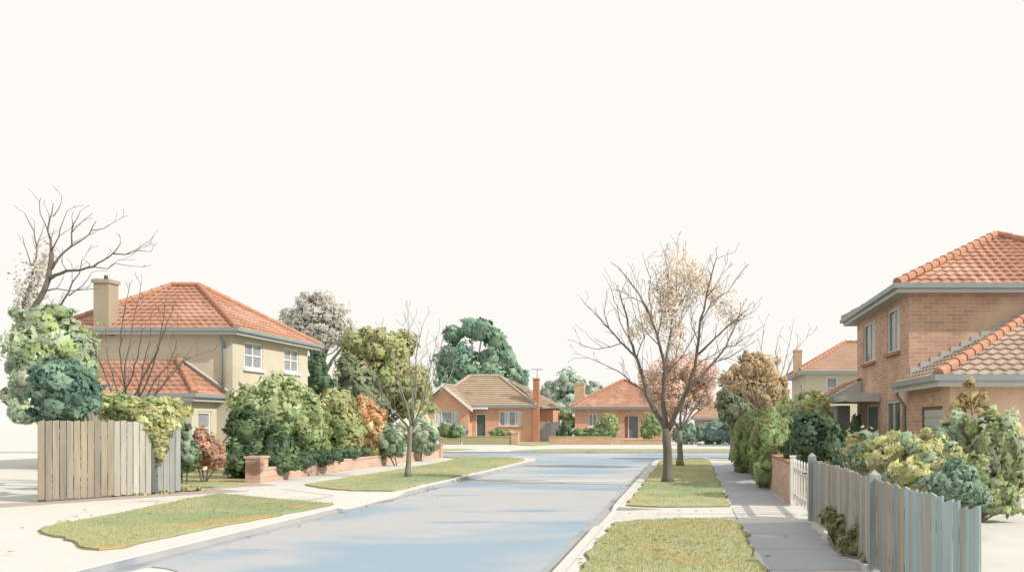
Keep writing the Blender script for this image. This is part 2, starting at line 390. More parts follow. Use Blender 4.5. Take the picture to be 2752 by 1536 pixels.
def door(parent, o, u, n, u0, u1, z0, z1, mat='door_green', depth=.12, frame='white_paint', handle=True, name='door', fw=.07, slats=0):
    mb = MB(); mb.obox(o, u, n, u0 + fw, u1 - fw, z0, z1 - fw, -depth + .01, -depth + .05)
    for k in range(slats):
        zz = z0 + (z1 - fw - z0) * (k + .5) / slats; hh = (z1 - fw - z0) / slats * .42
        mb.obox(o, u, n, u0 + fw + .01, u1 - fw - .01, zz - hh, zz + hh, -depth + .05, -depth + .072)
    if not slats:
        w = u1 - u0 - 2 * fw
        for (c0, c1) in ((.14, .46), (.54, .88)):
            for q in (.18, .58):
                mb.obox(o, u, n, u0 + fw + w * q, u0 + fw + w * (q + .26), z0 + (z1 - z0) * c0, z0 + (z1 - z0) * c1, -depth + .05, -depth + .062)
    d = mb.build(name, M[mat], parent)
    fb = MB(); fb.obox(o, u, n, u0 + .002, u0 + fw, z0, z1 - .002, -depth + .01, -depth + .09); fb.obox(o, u, n, u1 - fw, u1 - .002, z0, z1 - .002, -depth + .01, -depth + .09)
    fb.obox(o, u, n, u0 + fw, u1 - fw, z1 - fw, z1 - .002, -depth + .01, -depth + .09); fb.build('frame', M[frame], d)
    if handle:
        hb_ = MB(); c = u0 + fw + .1; p = Vector(o) + Vector(u) * c + Vector((0, 0, z0 + 1.0)) + Vector(n) * (-depth + .09)
        hb_.tube([p - Vector(u) * .02, p + Vector(u) * .1], [.014, .014], 6); hb_.build('handle', M['metal_dark'], d)
    return d
def roof_plane(mb, A, B, C, D, course=.34, lip=.035, wave=0.0, tile=.30, rr=None):
    """tiles laid in courses from the eave A-B up to D-C; every course overlaps the one below"""
    A, B, C, D = map(Vector, (A, B, C, D))
    nrm = (B - A).cross((D + C) / 2 - (A + B) / 2).normalized()
    if nrm.z < 0: nrm = -nrm
    e = (B - A).normalized(); slope = (((C + D) / 2 - (A + B) / 2)).length; n = max(2, round(slope / course))
    for i in range(n):
        t0, t1 = i / n, (i + 1) / n
        a0, b0 = A.lerp(D, t0), B.lerp(C, t0); a1, b1 = A.lerp(D, t1), B.lerp(C, t1)
        L0 = (b0 - a0).length
        if wave:
            s0 = (a0 - A).dot(e); k0 = math.ceil(s0 / (tile / 4)); fr = [0.0]
            while k0 * tile / 4 < s0 + L0:
                f = (k0 * tile / 4 - s0) / L0
                if f > 1e-4: fr.append(f)
                k0 += 1
            fr.append(1.0)
        else: fr = [k / max(1, int(L0 / 1.2)) for k in range(max(1, int(L0 / 1.2)) + 1)]
        lo, hi, dn = [], [], []
        for f in fr:
            p0, p1 = a0.lerp(b0, f), a1.lerp(b1, f); s = (p0 - A).dot(e)
            w = wave * math.cos(2 * math.pi * s / tile) if wave else 0
            jt = rr.uniform(-.008, .008) if rr else 0
            lo.append(p0 + nrm * (lip + w + jt)); hi.append(p1 + nrm * (.004 + w)); dn.append(p0 + nrm * (-.012))
        m = len(fr); V = lo + hi + dn
        mb.add(V, [(k, k + 1, k + 1 + m, k + m) for k in range(m - 1)] + [(k + 2 * m, k + 1 + 2 * m, k + 1, k) for k in range(m - 1)])
def ridge(mb, a, b, r=.10, step=.42):
    a, b = Vector(a), Vector(b); L_ = (b - a).length; n = max(1, round(L_ / step)); d = (b - a).normalized()
    for k in range(n):
        p = a + d * (L_ * k / n) ; q = a + d * (L_ * (k + 1) / n + .05)
        mb.tube([p, p + d * .05, q], [r * 1.18, r * 1.1, r * .9], 8)
def hip_roof(parent, x0, x1, y0, y1, ze, R0, R1, zr, mat, rmat, course=.34, wave=0, gut=(.11, .13), fascia=.16, wx=None, rcap=.10, lip=.035, walls=None):
    """R0, R1: ridge ends (x, y)"""
    rr = random.Random(int(abs(x0 * 100)))
    a, b, c, d = (x0, y0, ze), (x1, y0, ze), (x1, y1, ze), (x0, y1, ze); p, q = (*R0, zr), (*R1, zr)
    mb = MB()
    roof_plane(mb, a, b, q, p, course, lip, wave, rr=rr); roof_plane(mb, b, c, q, q, course, lip, wave, rr=rr)
    roof_plane(mb, c, d, p, q, course, lip, wave, rr=rr); roof_plane(mb, d, a, p, p, course, lip, wave, rr=rr)
    ro = mb.build('roof', M[mat], parent)
    rb = MB(); up = Vector((0, 0, .05))
    for s, e in ((a, p), (d, p), (b, q), (c, q)): ridge(rb, Vector(s) + up, Vector(e) + up, rcap)
    if (Vector(p) - Vector(q)).length > .2: ridge(rb, Vector(p) + up, Vector(q) + up, rcap)
    rb.build('ridge_cap', M[rmat], ro)
    g = gut[0]
    gb = MB(); gb.ring(x0 - g, x1 + g, y0 - g, y1 + g, g - .004, ze - gut[1] + .03, ze + .025); gb.build('gutter', M['gutter_grey'], parent)
    fb = MB(); fb.ring(x0 + .004, x1 - .004, y0 + .004, y1 - .004, .03, ze - fascia - .06, ze - .02); fb.build('fascia', M['fascia'], parent)
    if walls:
        wx0, wx1, wy0, wy1 = walls; sb = MB(); zz = ze - fascia - .03; o_ = [(x0 + .036, y0 + .036), (x1 - .036, y0 + .036), (x1 - .036, y1 - .036), (x0 + .036, y1 - .036)]
        i_ = [(wx0 + .003, wy0 + .003), (wx1 - .003, wy0 + .003), (wx1 - .003, wy1 - .003), (wx0 + .003, wy1 - .003)]
        sb.add([(*k, zz) for k in o_ + i_], [(k, k + 4, (k + 1) % 4 + 4, (k + 1) % 4) for k in range(4)]); sb.build('soffit', M['soffit'], parent)
    return ro
def downpipe(parent, x, y, z0, z1, out=(0, -1), r=.05, mat='gutter_grey', reach=.35):
    mb = MB(); mb.smooth = True; ox, oy = out
    mb.tube([(x + ox * reach, y + oy * reach, z1), (x + ox * reach, y + oy * reach, z1 - .14), (x + ox * .09, y + oy * .09, z1 - .42), (x + ox * .09, y + oy * .09, z0)], [r] * 4, 8)
    return mb.build('downpipe', M[mat], parent)
def chimney(parent, x0, x1, y0, y1, z0, z1, mat, cap=True, band=.05):
    mb = MB(); mb.box(x0, x1, y0, y1, z0, z1 - .14); mb.box(x0 - band, x1 + band, y0 - band, y1 + band, z1 - .14, z1)
    c = mb.build('chimney', M[mat], parent)
    if cap:
        cb = MB(); cb.smooth = True; xm, ym = (x0 + x1) / 2, (y0 + y1) / 2
        cb.tube([(xm, ym, z1), (xm, ym, z1 + .18)], [.07, .06], 8); cb.build('flue', M['metal_dark'], c)
    return c
UX, NY = (1, 0, 0), (0, -1, 0)
UY = (0, 1, 0)

# ================================================================== SETTING
def ragged(pts, amp, step, seed, close=True):
    """subdivide an outline and wear its edge"""
    R = random.Random(seed); out = []
    for (a, b) in zip(pts, pts[1:] + pts[:1]):
        L_ = math.hypot(b[0] - a[0], b[1] - a[1]); n = max(1, int(L_ / step)); nx, ny = (b[1] - a[1]) / (L_ + 1e-9), -(b[0] - a[0]) / (L_ + 1e-9)
        for k in range(n):
            t = k / n; w = R.gauss(0, amp) if k else 0
            out.append((a[0] + (b[0] - a[0]) * t + nx * w, a[1] + (b[1] - a[1]) * t + ny * w))
    return out
def arc(cx, cy, r, a0, a1, n=10): return [(cx + r * math.cos(math.radians(a0 + (a1 - a0) * k / n)), cy + r * math.sin(math.radians(a0 + (a1 - a0) * k / n))) for k in range(n + 1)]

mb = MB(); mb.box(-600, 600, -60, 900, -1.0, -.115); tag(mb.build('ground', M['pale_ground'], loc=(0, 0, 0)), kind='structure')
LK, RK = -7.05, -1.58             # kerb lines
# road: along the street, and the cross street
rr_ = random.Random(3)
near = [(-7.0 + .26 * k, 9.9 - .12 * k + .22 * math.sin(k * .9) + rr_.uniform(-.12, .12)) for k in range(21)]
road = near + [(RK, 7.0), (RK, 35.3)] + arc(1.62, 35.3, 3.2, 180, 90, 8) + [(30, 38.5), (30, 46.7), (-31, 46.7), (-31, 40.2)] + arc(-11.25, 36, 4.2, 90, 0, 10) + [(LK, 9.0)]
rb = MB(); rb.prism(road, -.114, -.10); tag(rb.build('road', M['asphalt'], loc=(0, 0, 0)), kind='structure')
# raised land either side
def land(name, pts, mat, z=0.0, zb=-.112): 
    b = MB(); b.prism(pts, zb, z); return tag(b.build(name, M[mat], loc=(0, 0, 0)), kind='structure')
left_land = [(LK - .16, -4), (LK - .16, 16.4), (-8.3, 17.1), (-8.3, 18.5), (LK - .16, 19.2), (LK - .16, 36)] + arc(-11.25, 36, 4.2 - .16, 0, 90, 10) + [(-120, 40.04), (-120, -4)]
land('footpath', left_land, 'concrete')
right_land = [(RK + .16, -4), (RK + .16, 13.6), (-.5, 14.0), (-.5, 15.6), (RK + .16, 16.0), (RK + .16, 35.3)] + arc(1.62, 35.3, 3.04, 180, 90, 8) + [(120, 38.34), (120, -4)]
land('footpath', right_land, 'concrete')
land('terrain', [(-300, 46.86), (300, 46.86), (300, 400), (-300, 400)], 'concrete')
def ramp(pts, name='driveway'):
    b = MB(); b.add(pts, [tuple(range(len(pts)))]); tag(b.build(name, M['concrete'], loc=(0, 0, 0)), kind='structure')
ramp([(LK - .16, 16.4, -.07), (LK - .16, 19.2, -.07), (-8.3, 18.5, 0), (-8.3, 17.1, 0)])
ramp([(RK + .16, 13.6, -.07), (-.5, 14.0, 0), (-.5, 15.6, 0), (RK + .16, 16.0, -.07)])
# kerbs and gutter pans swept along a line; they drop at the driveways
def kerb(line, side, drops, name='kerb'):
    km = MB(); pm = MB(); rows = []; prow = []; lrow = []
    for i, p in enumerate(line):
        a = Vector(line[max(i - 1, 0)]); b = Vector(line[min(i + 1, len(line) - 1)]); t = (b - a).normalized(); n = Vector((t.y, -t.x)) * side
        drop = 0
        for (d0, d1) in drops:
            if d0 - .5 < p[1] < d1 + .5: drop = max(drop, min(1, min((p[1] - d0 + .5) / .5, (d1 + .5 - p[1]) / .5)))
        zt = .004 - .072 * drop; q = Vector(p)
        rows.append([(*(q - n * .16), zt), (*(q - n * .012), zt), (*q, zt - .012)])
        prow.append([(*q, zt - .0125), (*(q + n * .02), -.094), (*(q + n * .22), -.092), (*(q + n * .23), -.12)])
        lrow.append([(*(q + n * .232), -.089), (*(q + n * .30), -.091), (*(q + n * .305), -.12)])
    for rws, m_ in ((rows, km), (prow, pm)):
        w = len(rws[0]); V = [v for r in rws for v in r]
        m_.add(V, [(i * w + j, i * w + j + 1, (i + 1) * w + j + 1, (i + 1) * w + j) if side > 0 else (i * w + j, (i + 1) * w + j, (i + 1) * w + j + 1, i * w + j + 1) for i in range(len(rws) - 1) for j in range(w - 1)])
    tag(km.build(name, M['kerbstone'], loc=(0, 0, 0)), kind='structure'); tag(pm.build('gutter', M['gutter_pan'], loc=(0, 0, 0)), kind='structure')
def dense(pts, step=.25):
    out = []
    for a, b in zip(pts, pts[1:]):
        n = max(1, int(math.hypot(b[0] - a[0], b[1] - a[1]) / step)); out += [(a[0] + (b[0] - a[0]) * k / n, a[1] + (b[1] - a[1]) * k / n) for k in range(n)]
    return out + [pts[-1]]
kerb(dense([(LK, 7.6), (LK, 36)] + arc(-11.25, 36, 4.2, 0, 90, 12) + [(-31, 40.2)]), 1, [(16.4, 19.2)])
kerb(dense([(RK, 6.5), (RK, 35.3)] + arc(1.62, 35.3, 3.2, 180, 90, 10) + [(30, 38.5)]), -1, [(13.6, 16.0)])
kerb(dense([(-31, 46.7), (30, 46.7)], 1), 1, [])

# ---- grass verges: a thin sod with a worn edge and blades standing in it
def inside(p, poly):
    c = False; x, y = p
    for (ax, ay), (bx, by) in zip(poly, poly[1:] + poly[:1]):
        if (ay > y) != (by > y) and x < (bx - ax) * (y - ay) / (by - ay) + ax: c = not c
    return c
def turf(pts, seed, blades=0, z0=0.002, h=.03, worn=.03, step=.25, hb=.032, label=None):
    poly = ragged(pts, worn, step, seed)
    cx_, cy_ = sum(p[0] for p in poly) / len(poly), sum(p[1] for p in poly) / len(poly)
    e_ = MB(); q_ = ragged(pts, worn, step, seed); n_ = len(q_); out_ = []
    ar = sum(q_[i][0] * q_[(i + 1) % n_][1] - q_[(i + 1) % n_][0] * q_[i][1] for i in range(n_)); sg = 1 if ar > 0 else -1
    Rk = random.Random(seed + 1)
    for i in range(n_):
        a, c = q_[i - 2], q_[(i + 2) % n_]; l_ = math.hypot(c[0] - a[0], c[1] - a[1]) + 1e-9; w_ = .035 * Rk.uniform(.3, 1.4)
        out_.append((q_[i][0] + sg * (c[1] - a[1]) / l_ * w_, q_[i][1] - sg * (c[0] - a[0]) / l_ * w_))
    e_.prism(out_, z0, z0 + .008); tag(e_.build('soil', M['soil'], loc=(0, 0, 0)), kind='structure')   # the worn earth edge of the lawn
    b = MB(); b.prism(poly, z0, z0 + h); o = tag(b.build('grass', M['turf'], loc=(0, 0, 0)), kind='stuff')
    if blades:
        R = random.Random(seed); xs = [p[0] for p in poly]; ys = [p[1] for p in poly]; g = MB(); k = 0; cols = [(.40, .42, .22), (.44, .44, .24), (.34, .39, .20), (.46, .43, .26)]
        while k < blades:
            p = (R.uniform(min(xs), max(xs)), R.uniform(min(ys), max(ys)))
            if not inside(p, poly): continue
            k += 1; a = R.uniform(0, 6.28); hh = hb * R.uniform(.4, 1.2); w = .006; dx, dy = math.cos(a), math.sin(a); lx, ly = R.gauss(0, .4) * hh, R.gauss(0, .4) * hh
            g.add([(p[0] - dx * w, p[1] - dy * w, z0 + h - .004), (p[0] + dx * w, p[1] + dy * w, z0 + h - .004), (p[0] + lx, p[1] + ly, z0 + h + hh)], [(0, 1, 2)], R.choice(cols))
        tag(g.build('grass', M['leaf'], loc=(0, 0, 0)), kind='stuff')
def GP(*pp): return [G(*p) for p in pp]
turf(GP((100, 1334), (150, 1318), (250, 1303), (360, 1280), (470, 1256), (552, 1243), (640, 1252), (740, 1260), (838, 1268), (800, 1277), (700, 1297), (560, 1322), (440, 1348), (352, 1365), (310, 1378), (250, 1384), (200, 1376), (185, 1362), (140, 1350), (108, 1342)), 11, 9000, worn=.025)
turf([(-10.45, 21.6), (-10.5, 34), (-10.9, 37.5), (-12.5, 39.2), (-11.2, 39.6), (-9, 38.8), (-7.75, 37.0), (-7.35, 35), (-7.33, 19.6), (-8.4, 19.7), (-9.6, 20.6)], 12, 9000)
turf([(-31, 38.3), (-15, 38.6), (-12.9, 39.3), (-12.5, 39.8), (-31, 39.8)], 16, 0)
turf([(-1.28, 16.2), (-1.25, 35.2), (-.6, 36.9), (.4, 37.6), (.86, 36.6), (.80, 16.0), (-.6, 15.9)], 13, 9000)
turf([(2.4, 36.9), (30, 37.0), (30, 38.0), (1.7, 37.9), (.9, 37.8)], 17, 0)
turf([(-1.28, 13.3), (-.9, 13.7), (.4, 13.95), (.72, 13.8), (.86, 12.2), (.80, 10.2), (.84, 8.6), (.3, 8.9), (-.3, 8.5), (-.8, 8.75), (-1.25, 8.4)], 14, 12000, worn=.045)
turf([(-24, 47.2), (-15.0, 47.3), (-13.4, 49.8), (-15, 50.6), (-24, 51.2)], 18, 0, z0=.004)
turf([(-10.6, 47.2), (30, 47.2), (30, 50.6), (-8, 50.8), (-9.6, 49.4)], 19, 0, z0=.004)
turf([(-13.6, 60.5), (-11.2, 57.5), (-10.5, 60.2), (-11.6, 68), (-14.6, 68)], 20, 0, z0=.006)
turf([(-16.6, 20.6), (-12.35, 20.6), (-12.2, 22.2), (-12.35, 38), (-17.2, 38), (-17.2, 27)], 21, 3000, worn=.05)
turf([(2.45, 15.5), (5, 16.5), (14, 22), (6, 36), (2.45, 36)], 22, 0, worn=.05)
# paving in front of the left fence and at the gateway
def paving(pts, mat, z, seed): 
    b = MB(); b.prism(ragged(pts, .03, .3, seed), 0.001, z); tag(b.build('pavement', M[mat], loc=(0, 0, 0)), kind='structure')
paving([(-13.9, 15.6), (-12.2, 18.2), (-10.9, 19.6), (-12.2, 20.4), (-12.6, 19.3), (-14.1, 16.9), (-15.2, 16.2)], 'pink_paving', .005, 5)
paving([(-12.2, 20.45), (-11.2, 21.6), (-12.0, 22.0), (-15.5, 20.9), (-15.5, 20.3)], 'pink_paving', .006, 6)
paving([(.86, 16.4), (.86, 33.5), (2.02, 33.5), (2.02, 16.3)], 'path', .004, 7)
paving([(.90, 8.1), (.88, 13.4), (2.0, 13.6), (2.0, 8.3)], 'path', .004, 8)

# ================================================================== LEFT TWO-STOREY HOUSE
H = thing('two_storey_house', 'cream rendered two-storey house with orange tiled hip roof and a broad chimney', 'house', (-20.2, 32.9, 0))
x0, x1, y0, y1 = -23.1, -17.25, 30.0, 35.9
mb = MB(); zt = 5.08
w1 = (.78, 2.12, 3.80, 4.86); w2 = (3.80, 5.10, 3.86, 4.90)
wall_panel(mb, (x1, y0, 0), UY, (1, 0, 0), 5.9, 0, zt, [w1, w2])
wall_panel(mb, (x0, y0, 0), UX, NY, x1 - x0, 0, zt); wall_panel(mb, (x0, y0, 0), UY, (-1, 0, 0), 5.9, 0, zt); wall_panel(mb, (x0, y1, 0), UX, (0, 1, 0), x1 - x0, 0, zt)
mb.build('wall', M['render_cream'], H)
for w in (w1, w2): window(H, (x1, y0, 0), UY, (1, 0, 0), *w, cols=2, rows=2, fw=.09)
hip_roof(H, -23.75, -16.85, 29.6, 36.3, 5.2, (-21.45, 32.95), (-20.35, 32.95), 7.35, 'terracotta', 'ridge_tile', .33, .012, walls=(x0, x1, y0, y1), rcap=.11)
chimney(H, -22.26, -21.70, 29.68, 30.2, 4.95, 7.05, 'render_tan')
downpipe(H, -17.55, 30.0, 2.9, 5.1)
# lower wing against the front wall
wx0, wx1, wy0, wy1 = -23.0, -17.85, 28.5, 30.0
mb = MB(); wd = (.35, 1.15, .9, 2.1); fw_ = (2.2, 3.4, .9, 2.05)
wall_panel(mb, (wx0, wy0, 0), UX, NY, wx1 - wx0, 0, 2.6, [fw_]); wall_panel(mb, (wx1, wy0, 0), UY, (1, 0, 0), 1.497, 0, 2.6, [wd])
mb.build('wall', M['render_cream'], H)
window(H, (wx1, wy0, 0), UY, (1, 0, 0), *wd, cols=1, rows=2, fw=.07); window(H, (wx0, wy0, 0), UX, NY, *fw_, cols=2, rows=1)
mb = MB(); ea, eb, ec = (-23.3, 28.1, 2.70), (-17.5, 28.1, 2.70), (-17.5, 29.99, 2.70); ra, rb_ = (-23.3, 29.99, 4.05), (-19.3, 29.99, 4.05)
roof_plane(mb, ea, eb, rb_, ra, .33, .03, .012); roof_plane(mb, eb, ec, rb_, rb_, .33, .03, .012)
lr = mb.build('roof', M['terracotta'], H); rb = MB(); ridge(rb, Vector(eb) + Vector((0, 0, .05)), Vector(rb_) + Vector((0, -.03, .05)), .10); rb.build('ridge_cap', M['ridge_tile'], lr)
mb = MB(); mb.box(-23.3, -17.4, 28.0, 28.097, 2.60, 2.73); mb.box(-17.497, -17.4, 28.097, 29.98, 2.60, 2.73); mb.build('gutter', M['gutter_grey'], H)
mb = MB(); mb.box(-23.3, -17.53, 28.11, 28.14, 2.46, 2.66); mb.box(-17.56, -17.53, 28.14, 29.98, 2.46, 2.66); mb.build('fascia', M['fascia'], H)
mb = MB(); mb.add([(-23.3, 28.14, 2.5), (-17.56, 28.14, 2.5), (-17.56, 29.98, 2.5), (-23.3, 29.98, 2.5)], [(0, 1, 2, 3)]); mb.build('soffit', M['soffit'], H)
mb = MB()
a, b = Vector(rb_), Vector((-17.45, 29.95, 2.78)); mb.tube([a + Vector((.05, -.03, .12)), b + Vector((.05, 0, .1))], [.05, .05], 6); mb.build('flashing', M['flashing'], H)

# ================================================================== CENTRE BUNGALOW
B = thing('bungalow', 'salmon brick bungalow with brown tiled hip roof, green door and white gable trim', 'house', (-16.5, 73, 0))
d = 70.0; bx = lambda p: X(p, d)
mx0, mx1 = bx(1180), bx(1343); zt = 3.08; o = (mx0, d, 0)
dr = (bx(1197) - mx0, bx(1222) - mx0, .42, 2.46); wn = (bx(1255) - mx0, bx(1312) - mx0, 1.35, 2.72)
mb = MB(); wall_panel(mb, o, UX, NY, mx1 - mx0, 0, zt, [dr, wn], .2); wall_panel(mb, (mx1, d, 0), UY, (1, 0, 0), 6.5, 0, zt); wall_panel(mb, (mx0, d + 6.5, 0), UX, (0, 1, 0), mx1 - mx0, 0, zt)
sx1 = bx(1378); wall_panel(mb, (mx1 + .003, d + 2.2, 0), UX, NY, sx1 - mx1, 0, zt); wall_panel(mb, (sx1, d + 2.2, 0), UY, (1, 0, 0), 4.3, 0, zt)
# gable wing, standing forward
gx0, gx1, gy = bx(1066), bx(1187), 68.9; gz = 3.05; ga = (gx0 + gx1) / 2
gwin = (X(1093, gy) - gx0, X(1154, gy) - gx0, 1.4, 2.68)
wall_panel(mb, (gx0, gy, 0), UX, NY, gx1 - gx0, 0, gz, [gwin], .2)
gap = 4.82
mb.add([(gx0, gy, gz), (gx1, gy, gz), (ga, gy, gap)], [(0, 1, 2)]); wall_panel(mb, (gx1, gy, 0), UY, (1, 0, 0), 1.097, 0, gz); wall_panel(mb, (gx0, gy, 0), UY, (-1, 0, 0), 6, 0, gz)
mb.build('wall', M['brick_orange'], B)
door(B, o, UX, NY, *dr, mat='door_green', depth=.16); window(B, o, UX, NY, *wn, cols=[.24, .74], rows=1, fw=.1, sill='brick_chimney', depth=.16, curtains=((.30, .46), (.80, .97)))
window(B, (gx0, gy, 0), UX, NY, *gwin, cols=[.26, .74], rows=1, fw=.1, depth=.16, curtains=((.03, .2), (.8, .97)))
ez = 3.2
hx0, hx1, hy0, hy1 = bx(1080), bx(1344) + .25, d - .45, d + 7.4
r0, r1 = (X(1181, 73.5), 73.5), (X(1256, 73.5), 73.5)
hip_roof(B, hx0, hx1, hy0, hy1, ez, r0, r1, Z(946, 73.5), 'tan_tile', 'ridge_tan', .36, 0, walls=(mx0 - 3, mx1, d, d + 6.5), rcap=.13, lip=.05)
# lower roof over the set-back side
mb = MB(); A, B_, C_ = (hx1 - .1, d + 1.75, ez - .05), (bx(1390), d + 1.75, ez - .05), (bx(1390), d + 6.9, ez - .05); T_ = (r1[0] + .9, 74.0, Z(953, 74))
roof_plane(mb, A, B_, T_, T_, .36, .05); roof_plane(mb, B_, C_, T_, T_, .36, .05); mb.build('roof', M['tan_tile'], B)
mb = MB(); mb.box(hx1 + .13, bx(1390), d + 1.6, d + 1.72, ez - .22, ez - .03); mb.build('gutter', M['fascia'], B)
# gable roof with white barge boards
mb = MB(); oh = .45; m_ = (gap - gz) / ((gx1 - gx0) / 2); el, er = gx0 - oh, gx1 + oh; zl = gz - oh * m_ + .12; ap = gap + .12; yb = 73
roof_plane(mb, (er, gy - .4, zl), (er, yb, zl), (ga, yb, ap), (ga, gy - .4, ap), .36, .05); roof_plane(mb, (el, yb, zl), (el, gy - .4, zl), (ga, gy - .4, ap), (ga, yb, ap), .36, .05)
g_ = mb.build('roof', M['tan_tile'], B); rb = MB(); ridge(rb, (ga, gy - .4, ap + .05), (ga, 73, ap + .05), .13); rb.build('ridge_cap', M['ridge_tan'], g_)
mb = MB()
for e_ in (el, er):
    s_ = 1 if e_ > ga else -1
    mb.add([(e_ + s_ * .03, gy - .46, zl - .20), (ga, gy - .46, ap - .16), (ga, gy - .46, ap + .12), (e_ + s_ * .03, gy - .46, zl + .07), (e_ + s_ * .03, gy - .40, zl - .20), (ga, gy - .40, ap - .16), (ga, gy - .40, ap + .12), (e_ + s_ * .03, gy - .40, zl + .07)],
           [(0, 1, 2, 3), (7, 6, 5, 4), (3, 2, 6, 7), (0, 4, 5, 1), (0, 3, 7, 4)])
mb.build('barge_board', M['white_paint'], B)
mb = MB(); mb.box(bx(1186), bx(1231), d - 1.15, d - .55, 2.86, 3.02); mb.build('awning', M['white_paint'], B)
mb = MB(); mb.box(bx(1175), bx(1186), d - 1.09, d - .75, 0, 2.86); mb.build('porch_pillar', M['brick_chimney'], B)
chimney(B, X(1342, 69.8), X(1356, 69.8), 69.6, 70.1, 0, Z(951, 69.8), 'brick_chimney', cap=False, band=.04)
A_ = thing('television_antenna', 'thin television antenna standing on the tall slim brick chimney', 'antenna', (X(1349, 69.9), 69.85, Z(951, 69.8)))
mb = MB(); ax, az = X(1351, 69.85), Z(927, 69.85); mb.tube([(ax, 69.85, Z(951, 69.8)), (ax, 69.85, az)], [.03, .02], 5); mb.build('mast', M['metal_dark'], A_)
mb = MB(); mb.tube([(ax - .5, 69.85, az - .04), (ax + .5, 69.85, az - .08)], [.022, .022], 4)
for k in range(6): mb.tube([(ax - .48 + .19 * k, 69.6, az - .05), (ax - .48 + .19 * k, 70.1, az - .03)], [.014, .014], 4)
mb.build('boom', M['metal_dark'], A_)

# ================================================================== RIGHT BUNGALOW
R_ = thing('bungalow', 'orange brick bungalow with plain red hip roof and arched porch behind the bare street tree', 'house', (-5.6, 73, 0))
rx0, rx1 = bx(1446), bx(1694); o = (rx0, d, 0)
wn = (bx(1480) - rx0, bx(1502) - rx0, 1.35, 2.5); dr = (bx(1571) - rx0, bx(1607) - rx0, .35, 2.42)
mb = MB(); wall_panel(mb, o, UX, NY, rx1 - rx0, 0, 2.95, [wn, dr], .5); wall_panel(mb, (rx0, d, 0), UY, (-1, 0, 0), 6, 0, 2.95); wall_panel(mb, (rx1, d, 0), UY, (1, 0, 0), 6, 0, 2.95); wall_panel(mb, (rx0, d + 6, 0), UX, (0, 1, 0), rx1 - rx0, 0, 2.95)
mb.build('wall', M['brick_orange'], R_)
window(R_, o, UX, NY, *wn, cols=2, rows=1, fw=.09, depth=.16)
mb = MB(); dw = dr[1] - dr[0]   # porch arch: fills the head of the opening
n_ = 12
V = []; 
for k in range(n_ + 1):
    a = math.pi * k / n_; V += [(rx0 + dr[0] + dw / 2 - (dw / 2 - .002) * math.cos(a), d - .004, dr[3] - .38 + .30 * math.sin(a)), (rx0 + dr[0] + dw / 2 - (dw / 2 - .002) * math.cos(a), d - .004, dr[3] + .02)]
mb.add(V, [(2 * k, 2 * k + 2, 2 * k + 3, 2 * k + 1) for k in range(n_)]); mb.add([(v[0], d + .2, v[2]) for v in V], [(2 * k + 1, 2 * k + 3, 2 * k + 2, 2 * k) for k in range(n_)])
mb.add([V[2 * k] for k in range(n_ + 1)] + [(V[2 * k][0], d + .2, V[2 * k][2]) for k in range(n_ + 1)], [(k, k + 1, k + n_ + 2, k + n_ + 1) for k in range(n_)])
mb.box(rx0 + dr[0] - .02, rx0 + dr[1] + .02, d + .502, d + .56, dr[2] - .05, dr[3] + .05); mb.build('porch_arch', M['brick_orange'], R_)
door(R_, o, UX, NY, dr[0] + .3, dr[1] - .02, dr[2], dr[3] - .1, mat='door_grey', depth=.28)
mb = MB(); mb.box(rx0 + dr[0] - .15, rx0 + dr[1] + .5, d - .7, d - .003, 0, .3); mb.box(rx0 + dr[0] - .3, rx0 + dr[1] + .8, d - 1.1, d - .703, 0, .15); mb.build('step', M['concrete'], R_)
ap_x = X(1570, 73); hip_roof(R_, bx(1432), bx(1708), d - .5, d + 6.5, 3.08, (ap_x - .1, 73), (ap_x + .1, 73), Z(956, 73), 'terracotta', 'ridge_tile', .36, 0, walls=(rx0, rx1, d, d + 6), rcap=.12, lip=.02)
chimney(R_, X(1446, 71), X(1470, 71), 70.8, 71.6, 2.9, Z(963, 71), 'brick_tan', cap=False, band=.03)

# pinkish roofed house far right of the cross street
Q = thing('bungalow', 'small distant house with faded pinkish tiled roof behind the blue-green hedge', 'house', (3.2, 86, 0))
qx = lambda p: X(p, 82)
mb = MB(); mb.box(qx(1748), qx(1850), 82, 88, 0, Z(1050, 82)); mb.build('wall', M['render_tan'], Q)
hip_roof(Q, qx(1740), qx(1860), 81.5, 88.5, Z(1050, 82), (qx(1785), 85), (qx(1800), 85), Z(1012, 85), 'terracotta_dusty', 'ridge_tile', .4, 0, walls=(qx(1748), qx(1850), 82, 88), rcap=.1)
window(Q, (qx(1748), 81.99, 0), UX, NY, 1.0, 2.2, .9, 1.8, cols=2, rows=1, depth=-.02)

# ================================================================== CREAM HOUSE, RIGHT BACKGROUND
E = thing('two_storey_house', 'pale cream two-storey house with pinkish tiled roof partly hidden by the brick house', 'house', (12, 59, 0))
ex0, ex1, ey0, ey1 = 8.1, 17.5, 55.0, 63.0; zt = 5.05
sw = (2.0, 3.4, 3.0, 4.6); f1 = (X(2079, 55) - ex0, X(2107, 55) - ex0, 3.35, 4.85)
mb = MB(); wall_panel(mb, (ex0, ey0, 0), UX, NY, ex1 - ex0, 0, zt, [f1]); wall_panel(mb, (ex0, ey0, 0), UY, (-1, 0, 0), 8, 0, zt, [sw]); wall_panel(mb, (ex1, ey0, 0), UY, (1, 0, 0), 8, 0, zt); wall_panel(mb, (ex0, ey1, 0), UX, (0, 1, 0), ex1 - ex0, 0, zt)
mb.build('wall', M['render_cream'], E); window(E, (ex0, ey0, 0), UX, NY, *f1, cols=1, rows=2, fw=.08); window(E, (ex0, ey0, 0), UY, (-1, 0, 0), *sw, cols=1, rows=2, fw=.08)
